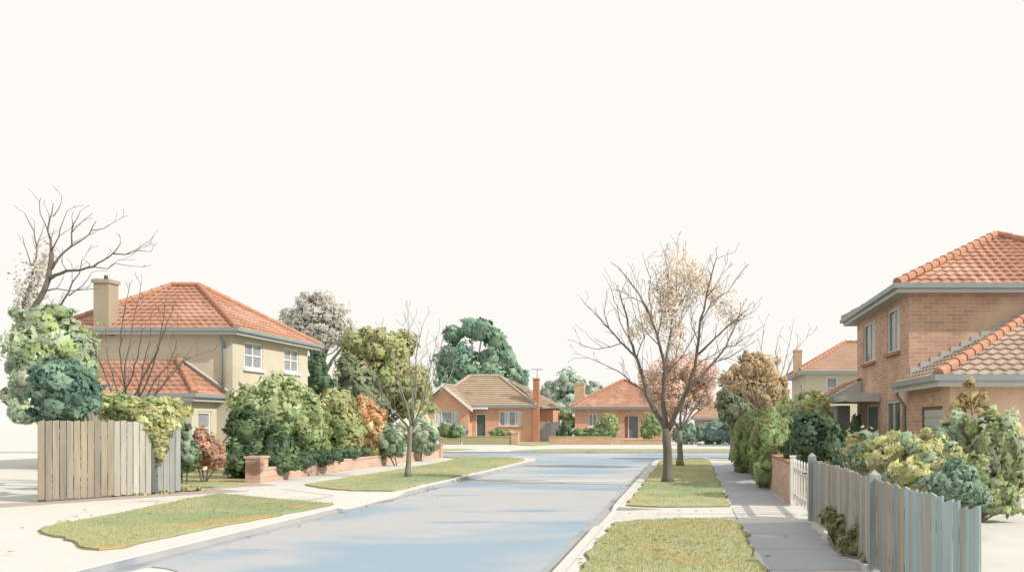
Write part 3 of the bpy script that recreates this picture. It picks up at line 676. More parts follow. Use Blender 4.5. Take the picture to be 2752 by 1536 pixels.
hip_roof(E, 7.55, 18.0, 54.5, 63.5, 5.25, (X(2126, 59), 59), (X(2126, 59) + 2.5, 59), Z(861, 59), 'terracotta_dusty', 'ridge_tile', .36, 0, walls=(ex0, ex1, ey0, ey1), rcap=.12)
chimney(E, X(1997, 56.5), X(2016, 56.5), 56.2, 56.9, 5.0, Z(880, 56.5), 'brick_tan', cap=False, band=.03)

# ================================================================== RIGHT BRICK HOUSE
W_ = thing('brick_house', 'large two-storey brown brick house with orange tiled roof, garage wing and grey gutters', 'house', (10, 25, 0))
hx, hy = 6.07, 22.0; hx1, hy1 = 13.6, 28.8; zt = 5.3
g = lambda px: hx * F / (px - CX) - hy      # distance along the side wall
wa = (g(2202), g(2172), 3.72, 5.08); wb_ = (g(2264), g(2232), 3.78, 5.10); dd = (g(2208) , g(2179), .15, 2.3); wl = (g(2264), g(2228), .95, 2.36)
mb = MB(); wall_panel(mb, (hx, hy, 0), UY, (-1, 0, 0), hy1 - hy, 0, zt, [wa, wb_, dd, wl], .15); wall_panel(mb, (hx, hy, 0), UX, NY, hx1 - hx, 0, zt); wall_panel(mb, (hx1, hy, 0), UY, (1, 0, 0), hy1 - hy, 0, zt); wall_panel(mb, (hx, hy1, 0), UX, (0, 1, 0), hx1 - hx, 0, zt)
mb.build('wall', M['brick_brown'], W_)
so = (hx, hy, 0)
for w in (wa, wb_): window(W_, so, UY, (-1, 0, 0), *w, cols=2, rows=1, fw=.07, sill='brick_chimney', glass='glass_dark', curtains=((.03, .42),))
window(W_, so, UY, (-1, 0, 0), *wl, cols=2, rows=1, fw=.07, sill='brick_chimney', glass='glass_dark'); door(W_, so, UY, (-1, 0, 0), *dd, mat='door_grey')
hip_roof(W_, 5.64, 14.0, 21.6, 29.2, 5.45, (9.78, 25.45), (9.88, 25.45), 7.66, 'terracotta', 'ridge_tile', .34, .02, walls=(hx, hx1, hy, hy1), rcap=.12, gut=(.11, .14), fascia=.16, lip=.04)
# garage wing
gx, gy0 = 6.02, 18.4; gzt = 2.62; gd = (.55, 1.62 + .12, .1, 2.08)
g2 = lambda px: gx * F / (px - CX) - gy0
gd = (g2(2371), g2(2318), .1, 2.1)
mb = MB(); wall_panel(mb, (gx, gy0, 0), UY, (-1, 0, 0), 3.597, 0, gzt, [gd], .15); wall_panel(mb, (gx, gy0, 0), UX, NY, 9, 0, gzt); mb.build('wall', M['brick_brown'], W_)
door(W_, (gx, gy0, 0), UY, (-1, 0, 0), *gd, mat='roller', name='roller_door', slats=9, handle=False, frame='door_brown')
ge = 2.76; a_, b_, c_ = (5.65, 21.99, ge), (5.65, 18.05, ge), (15.4, 18.05, ge); pt = 21.99 - 18.05; rt_ = (5.65 + pt, 21.99, ge + pt * .51)
mb = MB(); roof_plane(mb, b_, c_, (15.4, 21.99, ge + pt * .51), rt_, .34, .04, .02); roof_plane(mb, a_, b_, rt_, rt_, .34, .04, .02)
gr = mb.build('roof', M['brown_tile'], W_); rb = MB(); ridge(rb, Vector(b_) + Vector((0, 0, .05)), Vector(rt_) + Vector((0, -.05, .05)), .12); rb.build('ridge_cap', M['ridge_tile'], gr)
mb = MB(); mb.box(5.54, 5.647, 17.94, 21.98, ge - .11, ge + .03); mb.box(5.647, 15.4, 17.94, 18.047, ge - .11, ge + .03); mb.build('gutter', M['gutter_grey'], W_)
mb = MB(); mb.box(5.654, 5.684, 18.054, 21.98, ge - .24, ge - .02); mb.box(5.684, 15.4, 18.054, 18.084, ge - .24, ge - .02); mb.build('fascia', M['fascia'], W_)
mb = MB(); mb.add([(5.684, 18.084, ge - .2), (15.4, 18.084, ge - .2), (15.4, gy0 - .003, ge - .2), (gx - .003, gy0 - .003, ge - .2), (gx - .003, 21.98, ge - .2), (5.684, 21.98, ge - .2)], [(0, 3, 2, 1), (0, 5, 4, 3)]); mb.build('soffit', M['soffit'], W_)
mb = MB()      # stepped flashing where the wing's roof meets the wall
for k in range(13):
    xa = 6.10 + k * .28; za = ge + (xa - 5.65) * .51; mb.box(xa, xa + .277, hy - .02, hy - .002, za - .05, za + .24)
mb.build('flashing', M['flashing'], W_)
downpipe(W_, hx, 22.15, 0, 2.58, out=(-1, 0), reach=.3); 
# porch at the back corner and flat canopy over the door
mb = MB(); mb.box(5.22, 5.67, 28.1, 28.25, 0, 2.3); mb.box(5.22, 5.32, 28.25, 30.5, 0, 2.3); mb.build('porch_wall', M['sheet_grey'], W_)
mb = MB(); roof_plane(mb, (4.72, 31, 2.52), (4.72, 28.0, 2.52), (6.06, 28.0, 3.26), (6.06, 31, 3.26), .3, .03, .012); mb.build('porch_roof', M['terracotta'], W_)
mb = MB(); mb.add([(4.8, 28.05, 2.36), (6.06, 28.05, 2.36), (6.06, 28.05, 3.22), (4.8, 28.05, 2.52)], [(0, 1, 2, 3)]); mb.box(4.68, 4.76, 28.0, 31, 2.36, 2.52); mb.build('porch_gable', M['fascia'], W_)
mb = MB(); mb.box(5.05, 6.064, 25.4, 28.04, 2.40, 2.60); mb.box(5.0, 6.064, 25.33, 25.396, 2.37, 2.64); mb.build('canopy', M['fascia'], W_)

# expansion joints across the concrete
def joint(pts, z=.0035, w=.012):
    b = MB(); (ax, ay), (bx_, by_) = pts; l_ = math.hypot(bx_ - ax, by_ - ay); nx, ny = -(by_ - ay) / l_ * w, (bx_ - ax) / l_ * w
    b.add([(ax - nx, ay - ny, z), (bx_ - nx, by_ - ny, z), (bx_ + nx, by_ + ny, z), (ax + nx, ay + ny, z)], [(0, 1, 2, 3)])
    tag(b.build('pavement_joint', M['joint'], loc=(0, 0, 0)), kind='structure')
for k in range(8): joint([(-12.0, 22.9 + 2.0 * k), (-10.62, 22.9 + 2.0 * k)])
for k in range(3): joint([(-12.0 + .45 * k, 17.2 + .75 * k), (-10.7 + .1 * k, 17.0 + .9 * k)], .0065)
joint([(-.5, 14.8), (2.02, 14.8)]); joint([(.84, 13.95), (.84, 15.75)]); joint([(-8.3, 17.1), (-8.3, 18.5)]); joint([(-8.3, 18.5), (-10.5, 20.4)]); joint([(-8.3, 17.1), (-10.9, 18.9)])
for k in range(9): joint([(.88, 17.8 + 1.8 * k), (2.0, 17.8 + 1.8 * k)], .0055)
for k in range(3): joint([(.92, 9.2 + 1.5 * k), (1.98, 9.2 + 1.5 * k)], .0055)

# ================================================================== FENCES AND GARDEN WALLS
def paling_fence(t, p0, p1, h, bw, pal, seed, side, z0=.04, gap=.008, taper=0, top=None):
    """upright boards side by side on two rails; side is the way the boards face"""
    R = random.Random(seed); p0 = Vector((*p0, 0)); p1 = Vector((*p1, 0)); u = (p1 - p0).normalized(); L_ = (p1 - p0).length; n = Vector((u.y, -u.x, 0)) * side
    k = int(L_ / bw); b = MB(); w = L_ / k
    for i in range(k):
        f = i / k; c = pal(f, R); hh = (h(f) if callable(h) else h) + R.uniform(-.025, .015); e = R.uniform(-.004, .006)
        a0, a1 = i * w + gap / 2, (i + 1) * w - gap / 2; tl = R.uniform(-.02, .02)
        o = p0
        P = [o + u * a0 + n * e, o + u * a1 + n * (e + R.uniform(-.003, .003))]
        q = [(0, z0 + R.uniform(-.02, .02)), (1, z0 + R.uniform(-.02, .02)), (1, hh - tl), (0, hh + tl)]
        V = [P[s] + Vector((0, 0, z)) for s, z in q] + [P[s] - n * .02 + Vector((0, 0, z)) for s, z in q]
        b.add(V, [(0, 1, 2, 3), (7, 6, 5, 4), (3, 2, 6, 7), (0, 3, 7, 4), (1, 5, 6, 2), (0, 4, 5, 1)] if side > 0 else [(3, 2, 1, 0), (4, 5, 6, 7), (7, 6, 2, 3), (4, 7, 3, 0), (2, 6, 5, 1), (1, 5, 4, 0)], c)
    b.build('palings', M['timber'], t)
    for zf in (.25, .78):
        r = MB(); hh = (h(.5) if callable(h) else h) * zf; r.obox(p0, u, n, .05, L_ - .28, hh - .04, hh + .04, -.07, -.022, (.2, .19, .17)); r.build('rail', M['timber'], t)
def jit(c, R, a=.12): k = 1 + R.uniform(-a, a); return tuple(min(1, v * k) for v in c)
TAN, GREY, BLUEGREY, BROWNGREY = lin(187, 175, 154), lin(160, 163, 160), lin(164, 182, 184), lin(172, 163, 150)
WEATHER = lin(212, 208, 196)
FL = thing('timber_fence', 'tall weathered paling fence, tan boards turning grey, under the dark green bush', 'fence', (-13.1, 18, 0))
def palL(f, R):
    if f < .5: return mul(jit(TAN if R.random() < .75 else BROWNGREY, R, .15), .62)
    r = R.random()
    if f > .8: return mul(jit(GREY, R, .12), .85)
    return mul(jit(WEATHER if r < .3 else GREY if r < .85 else lin(118, 124, 124), R, .14), .6)
paling_fence(FL, (-13.86, 16.9), (-12.35, 19.3), lambda f: 1.74 - .16 * max(0, f - .72) / .28, .125, palL, 4, 1, gap=.014)
for f in (.04, .52, .985):
    b = MB(); p = Vector((-13.86, 16.9, 0)).lerp(Vector((-12.35, 19.3, 0)), f); p += Vector((-.09, .055, 0)); b.box(p.x - .05, p.x + .05, p.y - .05, p.y + .05, 0, 1.72, mul(GREY, .5)); b.build('post', M['timber'], FL)
FR = thing('timber_fence', 'low grey paling fence with two taller posts running beside the footpath', 'fence', (2.13, 9.8, 0))
def palR(f, R):
    c = GREY if R.random() < .6 else BROWNGREY
    if f > .74: c = BLUEGREY if R.random() < .8 else GREY
    return mul(jit(c, R, .13), .88)
paling_fence(FR, (2.13, 13.72), (2.13, 5.85), 1.06, .145, palR, 9, 1)
for yy, hh in ((13.8, 1.12), (9.15, 1.10)):
    b = MB(); c = mul(lin(160, 168, 170), .85); b.box(2.06, 2.19, yy - .065, yy + .065, 0, hh, c); b.add([(2.06, yy - .065, hh), (2.19, yy - .065, hh), (2.19, yy + .065, hh), (2.06, yy + .065, hh), (2.125, yy, hh + .06)], [(0, 1, 4), (1, 2, 4), (2, 3, 4), (3, 0, 4)], c); b.build('post', M['timber'], FR)
# white picket gate
GT = thing('picket_gate', 'white picket gate between the brick wall end and the grey fence', 'gate', (2.1, 15.1, 0))
b = MB()
for k in range(6):
    yy = 14.15 + k * .37; b.box(2.085, 2.11, yy - .045, yy + .045, .12, .92); b.add([(2.085, yy - .045, .92), (2.11, yy - .045, .92), (2.11, yy + .045, .92), (2.085, yy + .045, .92), (2.085, yy, .98), (2.11, yy, .98)], [(0, 1, 5, 4), (2, 3, 4, 5), (1, 2, 5), (3, 0, 4)])
b.build('pickets', M['white_paint'], GT)
for zz in (.24, .76):
    b = MB(); b.box(2.112, 2.145, 14.0, 16.1, zz - .045, zz + .045); b.build('rail', M['white_paint'], GT)
b = MB(); b.box(2.05, 2.15, 16.14, 16.25, 0, 1.0); b.box(2.035, 2.165, 16.125, 16.265, 1.0, 1.03); b.build('gate_post', M['white_paint'], GT)
b = MB(); b.tube([(2.08, 14.12, .80), (2.03, 14.12, .80), (2.03, 14.2, .80)], [.012] * 3, 6); b.build('latch', M['metal_dark'], GT)
# brick wall beside the right path
WR = thing('brick_wall', 'short red-brown brick wall between the clipped hedge and the white gate', 'wall', (2.15, 18.6, 0))
b = MB(); b.box(2.06, 2.27, 16.30, 21.0, 0, .84); b.build('brickwork', M['brick_wall'], WR)
b = MB(); b.box(2.045, 2.285, 16.285, 21.015, .84, .90); b.build('coping', M['brick_chimney'], WR)
# long low wall on the left with its pier
WL = thing('brick_wall', 'long low pinkish brick wall with a square pier along the left footpath', 'wall', (-12.15, 30, 0))
b = MB(); b.box(-12.28, -12.06, 22.62, 38.3, 0, .36); b.build('brickwork', M['brick_wall'], WL)
b = MB(); b.box(-12.30, -12.04, 22.62, 38.3, .36, .42); b.build('coping', M['brick_wall'], WL)
b = MB(); b.box(-12.40, -11.98, 22.18, 22.60, 0, .70); b.box(-12.43, -11.95, 22.15, 22.63, .70, .76); b.build('pier', M['brick_wall'], WL)
b = MB(); b.box(-12.36, -12.0, 38.32, 38.7, 0, .62); b.box(-12.39, -11.97, 38.30, 38.73, .62, .68); b.build('pier', M['brick_wall'], WL)
# far garden walls
D = 61.0; fx = lambda p: X(p, D)
WC = thing('garden_wall', 'low olive-coloured garden wall with a tan end pier before the brown-roofed bungalow', 'wall', (fx(1225), D, 0))
b = MB(); b.box(fx(1163), fx(1285), D, D + .25, 0, .60); b.box(fx(1162), fx(1285), D - .03, D + .28, .60, .66); b.build('wall_panel', M['wash_olive'], WC)
b = MB(); b.box(fx(1286), fx(1304), D - .06, D + .31, 0, .84); b.box(fx(1285), fx(1305), D - .09, D + .34, .84, .90); b.build('pier', M['brick_tan'], WC)
WD = thing('garden_wall', 'low tan brick garden wall in front of the red-roofed bungalow', 'wall', (fx(1510), D, 0))
b = MB(); b.box(fx(1381), fx(1537), D, D + .25, 0, .58); b.box(fx(1380), fx(1538), D - .03, D + .28, .58, .64); b.build('wall_panel', M['brick_tan'], WD)
b = MB(); b.box(fx(1541), fx(1566), D - .04, D + .3, 0, .52); b.build('pier', M['brick_tan'], WD)
b = MB(); b.box(fx(1568), fx(1668), D + .02, D + .27, 0, .36); b.box(fx(1567), fx(1669), D - .01, D + .30, .36, .42); b.build('wall_panel', M['brick_tan'], WD)
WE = thing('garden_wall', 'low greenish garden wall under the dark clipped hedge left of the porch', 'wall', (fx(1128), D, 0))
b = MB(); b.box(fx(1096), fx(1157), D, D + .25, 0, .42); b.box(fx(1095), fx(1158), D - .03, D + .28, .42, .48); b.build('wall_panel', M['wash_olive'], WE)
SF = thing('side_fence', 'grey sheet side fence between the two brick bungalows', 'fence', (X(1383, 71), 71, 0))
b = MB()
for k in range(12):
    a0 = X(1358, 71) + k * .148; b.box(a0, a0 + .14, 71 + .02 * (k % 2), 71.04 + .02 * (k % 2), 0, 1.78 if k < 6 else 1.70)
b.build('sheets', M['sheet_grey'], SF); b = MB(); b.box(X(1381, 71) - .05, X(1381, 71) + .05, 70.88, 70.98, 0, 1.85); b.build('post', M['sheet_grey'], SF)

# ================================================================== SHRUBS
GL = 'shrubs behind the low left brick wall'
B1 = lambda d, *bl, dd=None: [wb(*q, d, dd) for q in bl]
shrub('shrub', 'tall bright green shrub against the cream house corner, feathery top', 'shrub', B1(26.2, (640, 1040, 55, 80), (700, 1035, 68, 90), (765, 1060, 55, 75), (690, 985, 30, 45), (618, 1000, 26, 40), (745, 1005, 30, 42)), 9000, .20, GREEN_LIGHT + GREEN_MID, 31, GL, stray=.12)
shrub('shrub', 'big dark green bush behind the square brick pier', 'shrub', B1(24.0, (628, 1090, 52, 72), (610, 1150, 50, 60), (668, 1160, 58, 55), (700, 1120, 45, 50), (600, 1060, 30, 40)), 9000, .17, GREEN_DARK + GREEN_DARK[:2] + GREEN_MID[3:], 32, GL, stray=.08)
shrub('shrub', 'broad mid green shrub in the middle of the left garden', 'shrub', B1(26.6, (770, 1110, 62, 70), (720, 1085, 48, 50), (790, 1070, 40, 50), (760, 1150, 55, 45)), 8000, .18, GREEN_MID + GREEN_LIGHT[:2], 33, GL, stray=.08)
shrub('shrub', 'tall olive shrub left of the orange one', 'shrub', B1(30, (840, 1030, 50, 52), (860, 1075, 48, 60), (815, 1090, 42, 65), (875, 1110, 36, 50), (830, 1140, 50, 40)), 8000, .20, OLIVE + GREEN_MID[:2], 34, GL, stray=.08)
shrub('shrub', 'narrow orange-brown autumn shrub above the brick wall', 'shrub', B1(31, (918, 1040, 28, 45), (905, 1090, 34, 55), (935, 1080, 30, 45), (900, 1130, 34, 32), (948, 1055, 20, 30)), 6000, .18, OCHRE, 35, GL, stray=.12)
for i, (px, py, rx, ry, d_, lab) in enumerate(((715, 1180, 42, 30, 23.6, 'low dark green shrub spilling at the foot of the square pier'), (800, 1168, 48, 26, 26, 'low dark green shrub midway along the brick wall top'), (868, 1158, 36, 22, 28.5, 'low dark green shrub under the orange one'), (757, 1176, 36, 26, 24.8, 'low dark green shrub second along the brick wall from the square pier'), (836, 1162, 32, 24, 27.3, 'low dark green shrub below the tall olive one'), (905, 1152, 30, 18, 30.2, 'low dark green shrub nearest the small lime green one'))):
    shrub('low_shrub', lab, 'shrub', B1(d_, (px - 8, py - 16, rx, ry * .8), (px - rx * .6 - 8, py - 11, rx * .6, ry * .65), (px + rx * .6 - 8, py - 19, rx * .6, ry * .65)), 3500, .14, GREEN_DARK, 130 + i, 'low dark shrubs along the left wall', base=(-12.8, d_))
shrub('low_shrub', 'small lime green shrub beside the pale sage bushes', 'shrub', B1(32.5, (950, 1130, 34, 26), (975, 1138, 24, 16), (925, 1140, 20, 16)), 3000, .14, YELLOWG + GREEN_LIGHT[:1], 39)
shrub('round_bush', 'rounded grey-green bush clipped on a short dark trunk', 'bush', B1(31.2, (975, 1105, 28, 40), (1000, 1120, 22, 28)), 4000, .15, SAGE + GREEN_DARK[3:], 40, base=(X(993, 31.2), 31.2), bark='bark', jitter=.4)
shrub('round_bush', 'rounded grey-green bush right of the slender street tree trunk', 'bush', B1(35, (1070, 1105, 30, 36), (1050, 1110, 20, 30)), 4000, .16, SAGE, 41, jitter=.4)
shrub('hedge', 'pale sage hedge block at the far end of the low brick wall', 'hedge', B1(37.0, (1075, 1085, 26, 40), (1050, 1080, 28, 42), (1084, 1105, 18, 32), (1010, 1090, 30, 40)), 5000, .18, SAGE_PALE, 42, jitter=.4)
shrub('small_shrub', 'small grey-green shrub at the end of the tall timber fence', 'shrub', B1(21.8, (462, 1110, 26, 44), (474, 1150, 26, 34), (456, 1160, 20, 28)), 4000, .13, SAGE + GREEN_DARK[2:], 43)
shrub('small_shrub', 'rust brown shrub on the lawn beside the dark green bush', 'shrub', B1(22.4, (525, 1135, 32, 40), (505, 1100, 18, 28), (540, 1150, 22, 30), (500, 1150, 20, 28)), 4500, .13, RUST, 44, stray=.1)
# far left
shrub('tree', 'light green leafy tree behind the left end of the timber fence', 'tree', B1(20.6, (130, 870, 85, 70), (105, 810, 60, 45), (190, 900, 50, 55), (160, 950, 70, 60), (75, 930, 45, 60), (215, 960, 26, 34), (150, 780, 30, 18)), 9000, .19, SAGE + SAGE_PALE[1:2] + GREEN_LIGHT[1:2] + GREEN_MID[:1], 45, base=(-15.2, 20.8), bark='bark', stray=.06)
shrub('bush', 'dark teal green bush leaning over the timber fence', 'bush', B1(17.9, (150, 960, 72, 60), (185, 1000, 66, 55), (130, 1010, 50, 45), (160, 1050, 36, 30), (220, 1000, 36, 34)), 9000, .16, TEAL_DARK, 46, base=(-14.6, 18.6), stray=.06)
shrub('bush', 'pale blue-green bush at the far left of the picture', 'bush', B1(20, (62, 985, 40, 45), (60, 1030, 42, 32), (90, 940, 40, 60)), 5000, .16, SAGE + SAGE_PALE, 47, base=(-14.7, 20.2))
shrub('climbing_shrub', 'yellow-green climbing shrub trailing over the grey boards of the timber fence', 'shrub', [wb(300, 1025, 45, 34, 19.6), wb(350, 1035, 55, 32, 19.6), wb(395, 1045, 46, 34, 19.4), wb(385, 1085, 36, 34, 18.85, .16), wb(395, 1130, 26, 30, 18.9, .12), wb(430, 1030, 44, 32, 20.0), wb(420, 1075, 30, 26, 18.95, .14), wb(365, 1060, 34, 24, 18.75, .16), wb(265, 1020, 26, 30, 19.4)], 7500, .145, OLIVE[:2] + YELLOWG[1:] + GREEN_MID[1:2], 48, base=(-13.3, 19.5), core=.6, stray=.15)
shrub('weeds', 'straggling brown-green weeds at the foot of the timber fence', 'weeds', [wb(400, 1240, 30, 10, 18.95, .12), wb(350, 1248, 30, 7, 18.5, .1), wb(470, 1228, 36, 6, 19.7, .2)], 900, .09, OLIVE + GREEN_DARK[2:3], 49, stems=False, core=.4, stray=.3)
# beside the far bungalows
def fb(name, lab, bl, pal, seed, d_=64, n=2200, leaf=.24, group='shrubs before the far bungalows', cat='shrub', **kw):
    return shrub(name, lab, cat, B1(d_, *bl), n, leaf, pal, seed, group, **kw)
fb('hedge', 'dark clipped hedge on the low greenish garden wall', ((1118, 1085, 20, 17), (1146, 1087, 20, 16)), GREEN_DARK[2:3] + GREEN_MID[3:], 50, 62, cat='hedge')
fb('small_shrub', 'grey-green shrub under the bungalow gable window', ((1125, 1070, 18, 14), (1155, 1078, 16, 14), (1168, 1085, 10, 12)), SAGE, 51, 67.5)
fb('low_shrub', 'low olive shrub under the triple window of the brown-roofed bungalow', ((1252, 1090, 20, 12), (1275, 1091, 20, 11)), GREEN_MID[3:] + OLIVE[:1], 52, 63)
fb('shrub', 'dark upright shrub left of the red-roofed bungalow', ((1424, 1078, 19, 22), (1420, 1090, 18, 14)), GREEN_DARK, 53, 66)
fb('hedge', 'low dark hedge along the red-roofed bungalow front', ((1460, 1090, 22, 12), (1490, 1089, 24, 12), (1520, 1090, 24, 12)), GREEN_DARK[2:3] + GREEN_MID[3:], 54, 64, cat='hedge')
fb('shrub', 'rounded green shrub beside the window of the red-roofed bungalow', ((1530, 1068, 26, 30), (1512, 1080, 20, 22), (1540, 1085, 16, 18)), GREEN_MID + GREEN_LIGHT[:1], 55, 66)
fb('shrub', 'green shrub right of the arched porch, behind the big bare tree', ((1637, 1068, 24, 28), (1625, 1085, 18, 18), (1655, 1080, 16, 20)), GREEN_MID, 56, 66)
fb('hedge', 'mid green hedge behind the grey side fence', ((1395, 1050, 20, 16), (1425, 1050, 20, 18), (1375, 1055, 14, 18), (1440, 1062, 12, 20)), GREEN_MID[:2] + GREEN_LIGHT[:1], 57, 76, cat='hedge')
fb('hedge', 'grey-green hedge right behind the two bare street trees', ((1735, 1090, 24, 28), (1762, 1092, 20, 26), (1708, 1092, 20, 27)), TEAL_DARK[3:] + SAGE[1:2], 58, 62, cat='hedge', n=2800, base=(.2, 62))
fb('hedge', 'blue-green hedge block closing the street beside the big clipped hedge', ((1800, 1090, 30, 28), (1830, 1092, 22, 28), (1784, 1095, 16, 24)), TEAL_DARK[2:] + [mul(lin(136, 164, 168), .85)], 59, 62, cat='hedge', n=2800)
# right garden
shrub('clipped_hedge', 'tall clipped hedge, rounded on top, beside the grey footpath', 'hedge', [wb(1880, 1120, 36, 76, 27, 1.2), wb(1915, 1115, 44, 80, 24, 1.4), wb(1935, 1130, 46, 84, 21, 1.4), wb(1895, 1090, 40, 54, 25.5, 1.2), wb(1948, 1085, 40, 56, 22.5, 1.2), wb(1868, 1150, 22, 42, 27.5, .8), wb(1930, 1190, 40, 40, 20.6, 1.0)], 14000, .15, GREEN_MID[3:] + GREEN_MID[:2] + [mul(lin(116, 118, 68), .85)], 60, base=(2.9, 23), jitter=.45)
shrub('shrub', 'light yellow-green shrub behind the clipped hedge, before the cream house', 'shrub', B1(27.6, (2010, 1050, 60, 52), (1970, 1068, 42, 36), (2055, 1042, 46, 54), (2082, 1075, 30, 40), (2036, 1010, 34, 28), (1985, 1030, 36, 26)), 7500, .17, [mul(c, 1.3) for c in YELLOWG[:3]] + [mul(c, 1.3) for c in GREEN_LIGHT[:3]], 61, base=(3.7, 27.6), stray=.06)
shrub('bush', 'very dark green bush behind the white picket gate', 'bush', [wb(2045, 1105, 56, 56, 17.6), wb(2000, 1130, 40, 36, 18.2), wb(2090, 1120, 36, 46, 17.2), wb(2050, 1080, 44, 36, 18), wb(2020, 1155, 44, 26, 17.6)], 8500, .13, GREEN_DARK[:2] + [mul(lin(66, 92, 74), .8)], 62, base=(2.95, 17.6), stray=.06)
shrub('bush', 'mid green rounded bush between the clipped hedge and the dark bush', 'bush', B1(24.8, (2015, 1065, 28, 34), (2000, 1090, 26, 30)), 3000, .15, SAGE + GREEN_MID[3:], 63)
shrub('small_shrub', 'dark narrow cypress-like shrub beside the porch of the brick house', 'shrub', B1(26.0, (2152, 1075, 13, 34), (2150, 1100, 12, 20)), 2500, .12, GREEN_DARK[2:] , 64, jitter=.4)
shrub('shrub', 'broad yellow-green shrub leaning over the low grey fence', 'shrub', [wb(2180, 1135, 62, 48, 13.4), wb(2255, 1130, 66, 46, 13.0), wb(2320, 1150, 50, 46, 12.4), wb(2215, 1165, 60, 36, 12.8), wb(2290, 1190, 56, 34, 11.6), wb(2160, 1170, 40, 30, 13.4), wb(2345, 1110, 36, 36, 13.2), wb(2380, 1150, 44, 44, 12.9)], 11000, .12, YELLOWG[:3] + OLIVE + SAGE[:2], 65, base=(3.1, 12.7), stray=.1)
shrub('shrub', 'tall soft green shrub at the far right before the garage', 'shrub', B1(13.6, (2480, 1120, 44, 82), (2520, 1130, 50, 90), (2460, 1180, 48, 70), (2530, 1200, 42, 56), (2500, 1230, 56, 34), (2440, 1075, 20, 34), (2500, 1060, 22, 36), (2480, 1245, 44, 30), (2535, 1240, 30, 26), (2445, 1240, 34, 30), (2562, 1160, 34, 60), (2500, 1275, 46, 24), (2548, 1268, 34, 24), (2465, 1270, 30, 24)), 13500, .12, GREEN_LIGHT[1:2] + GREEN_LIGHT[3:] + GREEN_MID[:1] + SAGE[2:], 66, base=(4.9, 13.6), stray=.06)
shrub('bush', 'blue-green spiky bush above the far right end of the grey fence', 'bush', B1(9.4, (2405, 1215, 52, 42), (2370, 1225, 42, 32), (2440, 1220, 38, 40), (2400, 1185, 26, 34), (2450, 1250, 40, 24)), 7000, .085, TEAL_DARK[2:] + SAGE[1:2], 67, base=(2.98, 9.4), stray=.1)
shrub('shrub', 'spindly olive-brown leafy shrub in front of the garage window', 'shrub', B1(15.6, (2425, 1005, 24, 22), (2468, 1012, 20, 22), (2440, 965, 14, 12), (2405, 1040, 16, 20), (2480, 1045, 16, 20)), 170, .20, [mul(lin(146, 134, 74), .8), mul(lin(128, 112, 60), .8), mul(lin(160, 148, 100), .8)], 68, base=(5.4, 15.6), core=0, stray=.3, clump=.45)
shrub('shrub', 'leafy sage shrub with loose sprigs left of the tall soft green one', 'shrub', B1(13.9, (2370, 1110, 36, 46), (2405, 1085, 32, 44), (2385, 1150, 44, 44), (2425, 1130, 40, 56)), 5000, .12, SAGE + OLIVE[1:2], 69, base=(4.5, 14), core=.6, stray=.2)
shrub('weeds', 'olive weeds growing out at the foot of the low grey fence', 'weeds', [wb(2110, 1335, 34, 40, 11.0, .16), wb(2150, 1370, 42, 38, 10.2, .16), wb(2175, 1335, 24, 46, 10.1, .14), wb(2085, 1300, 22, 28, 11.6, .12), wb(2195, 1400, 30, 18, 9.7, .14)], 3200, .095, [mul(c, .85) for c in P_((136, 136, 92), (122, 126, 80), (148, 144, 96), (108, 110, 74))], 70, base=(2.0, 10.4), core=.5, stray=.15)

# ================================================================== LEAFY TREES BEHIND
def tree(name, lab, bl, d_, pal, seed, n, leaf, base=None, bark='bark_grey', r=.22, limbs=True, group='trees behind the houses', **kw):
    blobs = B1(d_, *bl); xs = sum(b[0][0] for b in blobs) / len(blobs)
    bx_ = X(base, d_) if base else xs
    t = thing(name, lab, 'tree', (bx_, d_, 0), group)
    leaf_cloud(blobs, n, leaf, pal, seed, **kw).build('crown', M['leaf'], t)
    rr = random.Random(seed); mb = MB(); mb.smooth = True
    zb = min(b[0][2] for b in blobs)
    fork = Vector((bx_, d_, max(.8, zb * .55)))
    mb.tube([(bx_, d_, -.05), (bx_ + .03, d_, fork.z * .5), fork], [r * 1.3, r, r * .85], 8)
    for (c, rd) in blobs:
        c = Vector(c); m = fork.lerp(c, .5) + Vector((rr.uniform(-.2, .2), rr.uniform(-.3, .3), .2)); e = c + Vector((0, 0, rd[2] * .5))
        mb.tube([fork, m, c, e], [r * .55, r * .4, r * .22, r * .08], 6)
    mb.build('trunk', M[bark], t); return t
tree('tree', 'olive green tree between the cream house and the brown-roofed bungalow', ((905, 870, 46, 48), (960, 875, 50, 60), (1000, 900, 48, 70), (905, 950, 64, 62), (980, 970, 66, 72), (1030, 970, 52, 66), (940, 1030, 60, 40), (1045, 1030, 44, 40), (1060, 1000, 30, 44)), 43, OLIVE + GREEN_MID[:1], 71, 12000, .34, base=960)
tree('tree', 'dark grey-green tree in front of the olive one', ((900, 985, 48, 60), (930, 1020, 46, 40), (880, 930, 26, 40)), 40, [mul(c, .85) for c in P_((104, 116, 86), (92, 108, 84), (118, 126, 90))], 72, 4500, .30)
tree('tree', 'dark green bushy tree right beside the cream house wall', ((800, 930, 26, 44), (815, 965, 30, 30), (795, 970, 24, 34)), 39, GREEN_DARK, 73, 3500, .26)
tree('gum_tree', 'tall dark gum tree with pale limbs rising behind the brown-roofed bungalow', ((1185, 825, 34, 30), (1215, 830, 32, 32), (1142, 842, 26, 28), (1250, 860, 30, 36), (1150, 905, 48, 42), (1128, 920, 34, 46), (1185, 940, 50, 46), (1235, 905, 38, 36), (1278, 905, 24, 46), (1240, 950, 50, 40), (1300, 950, 30, 34), (1135, 970, 44, 30), (1290, 985, 40, 24), (1200, 985, 60, 26)), 88, GUM + GUM_DARK, 74, 12000, .60, base=1190, bark='bark_white', r=.34, core=.74)
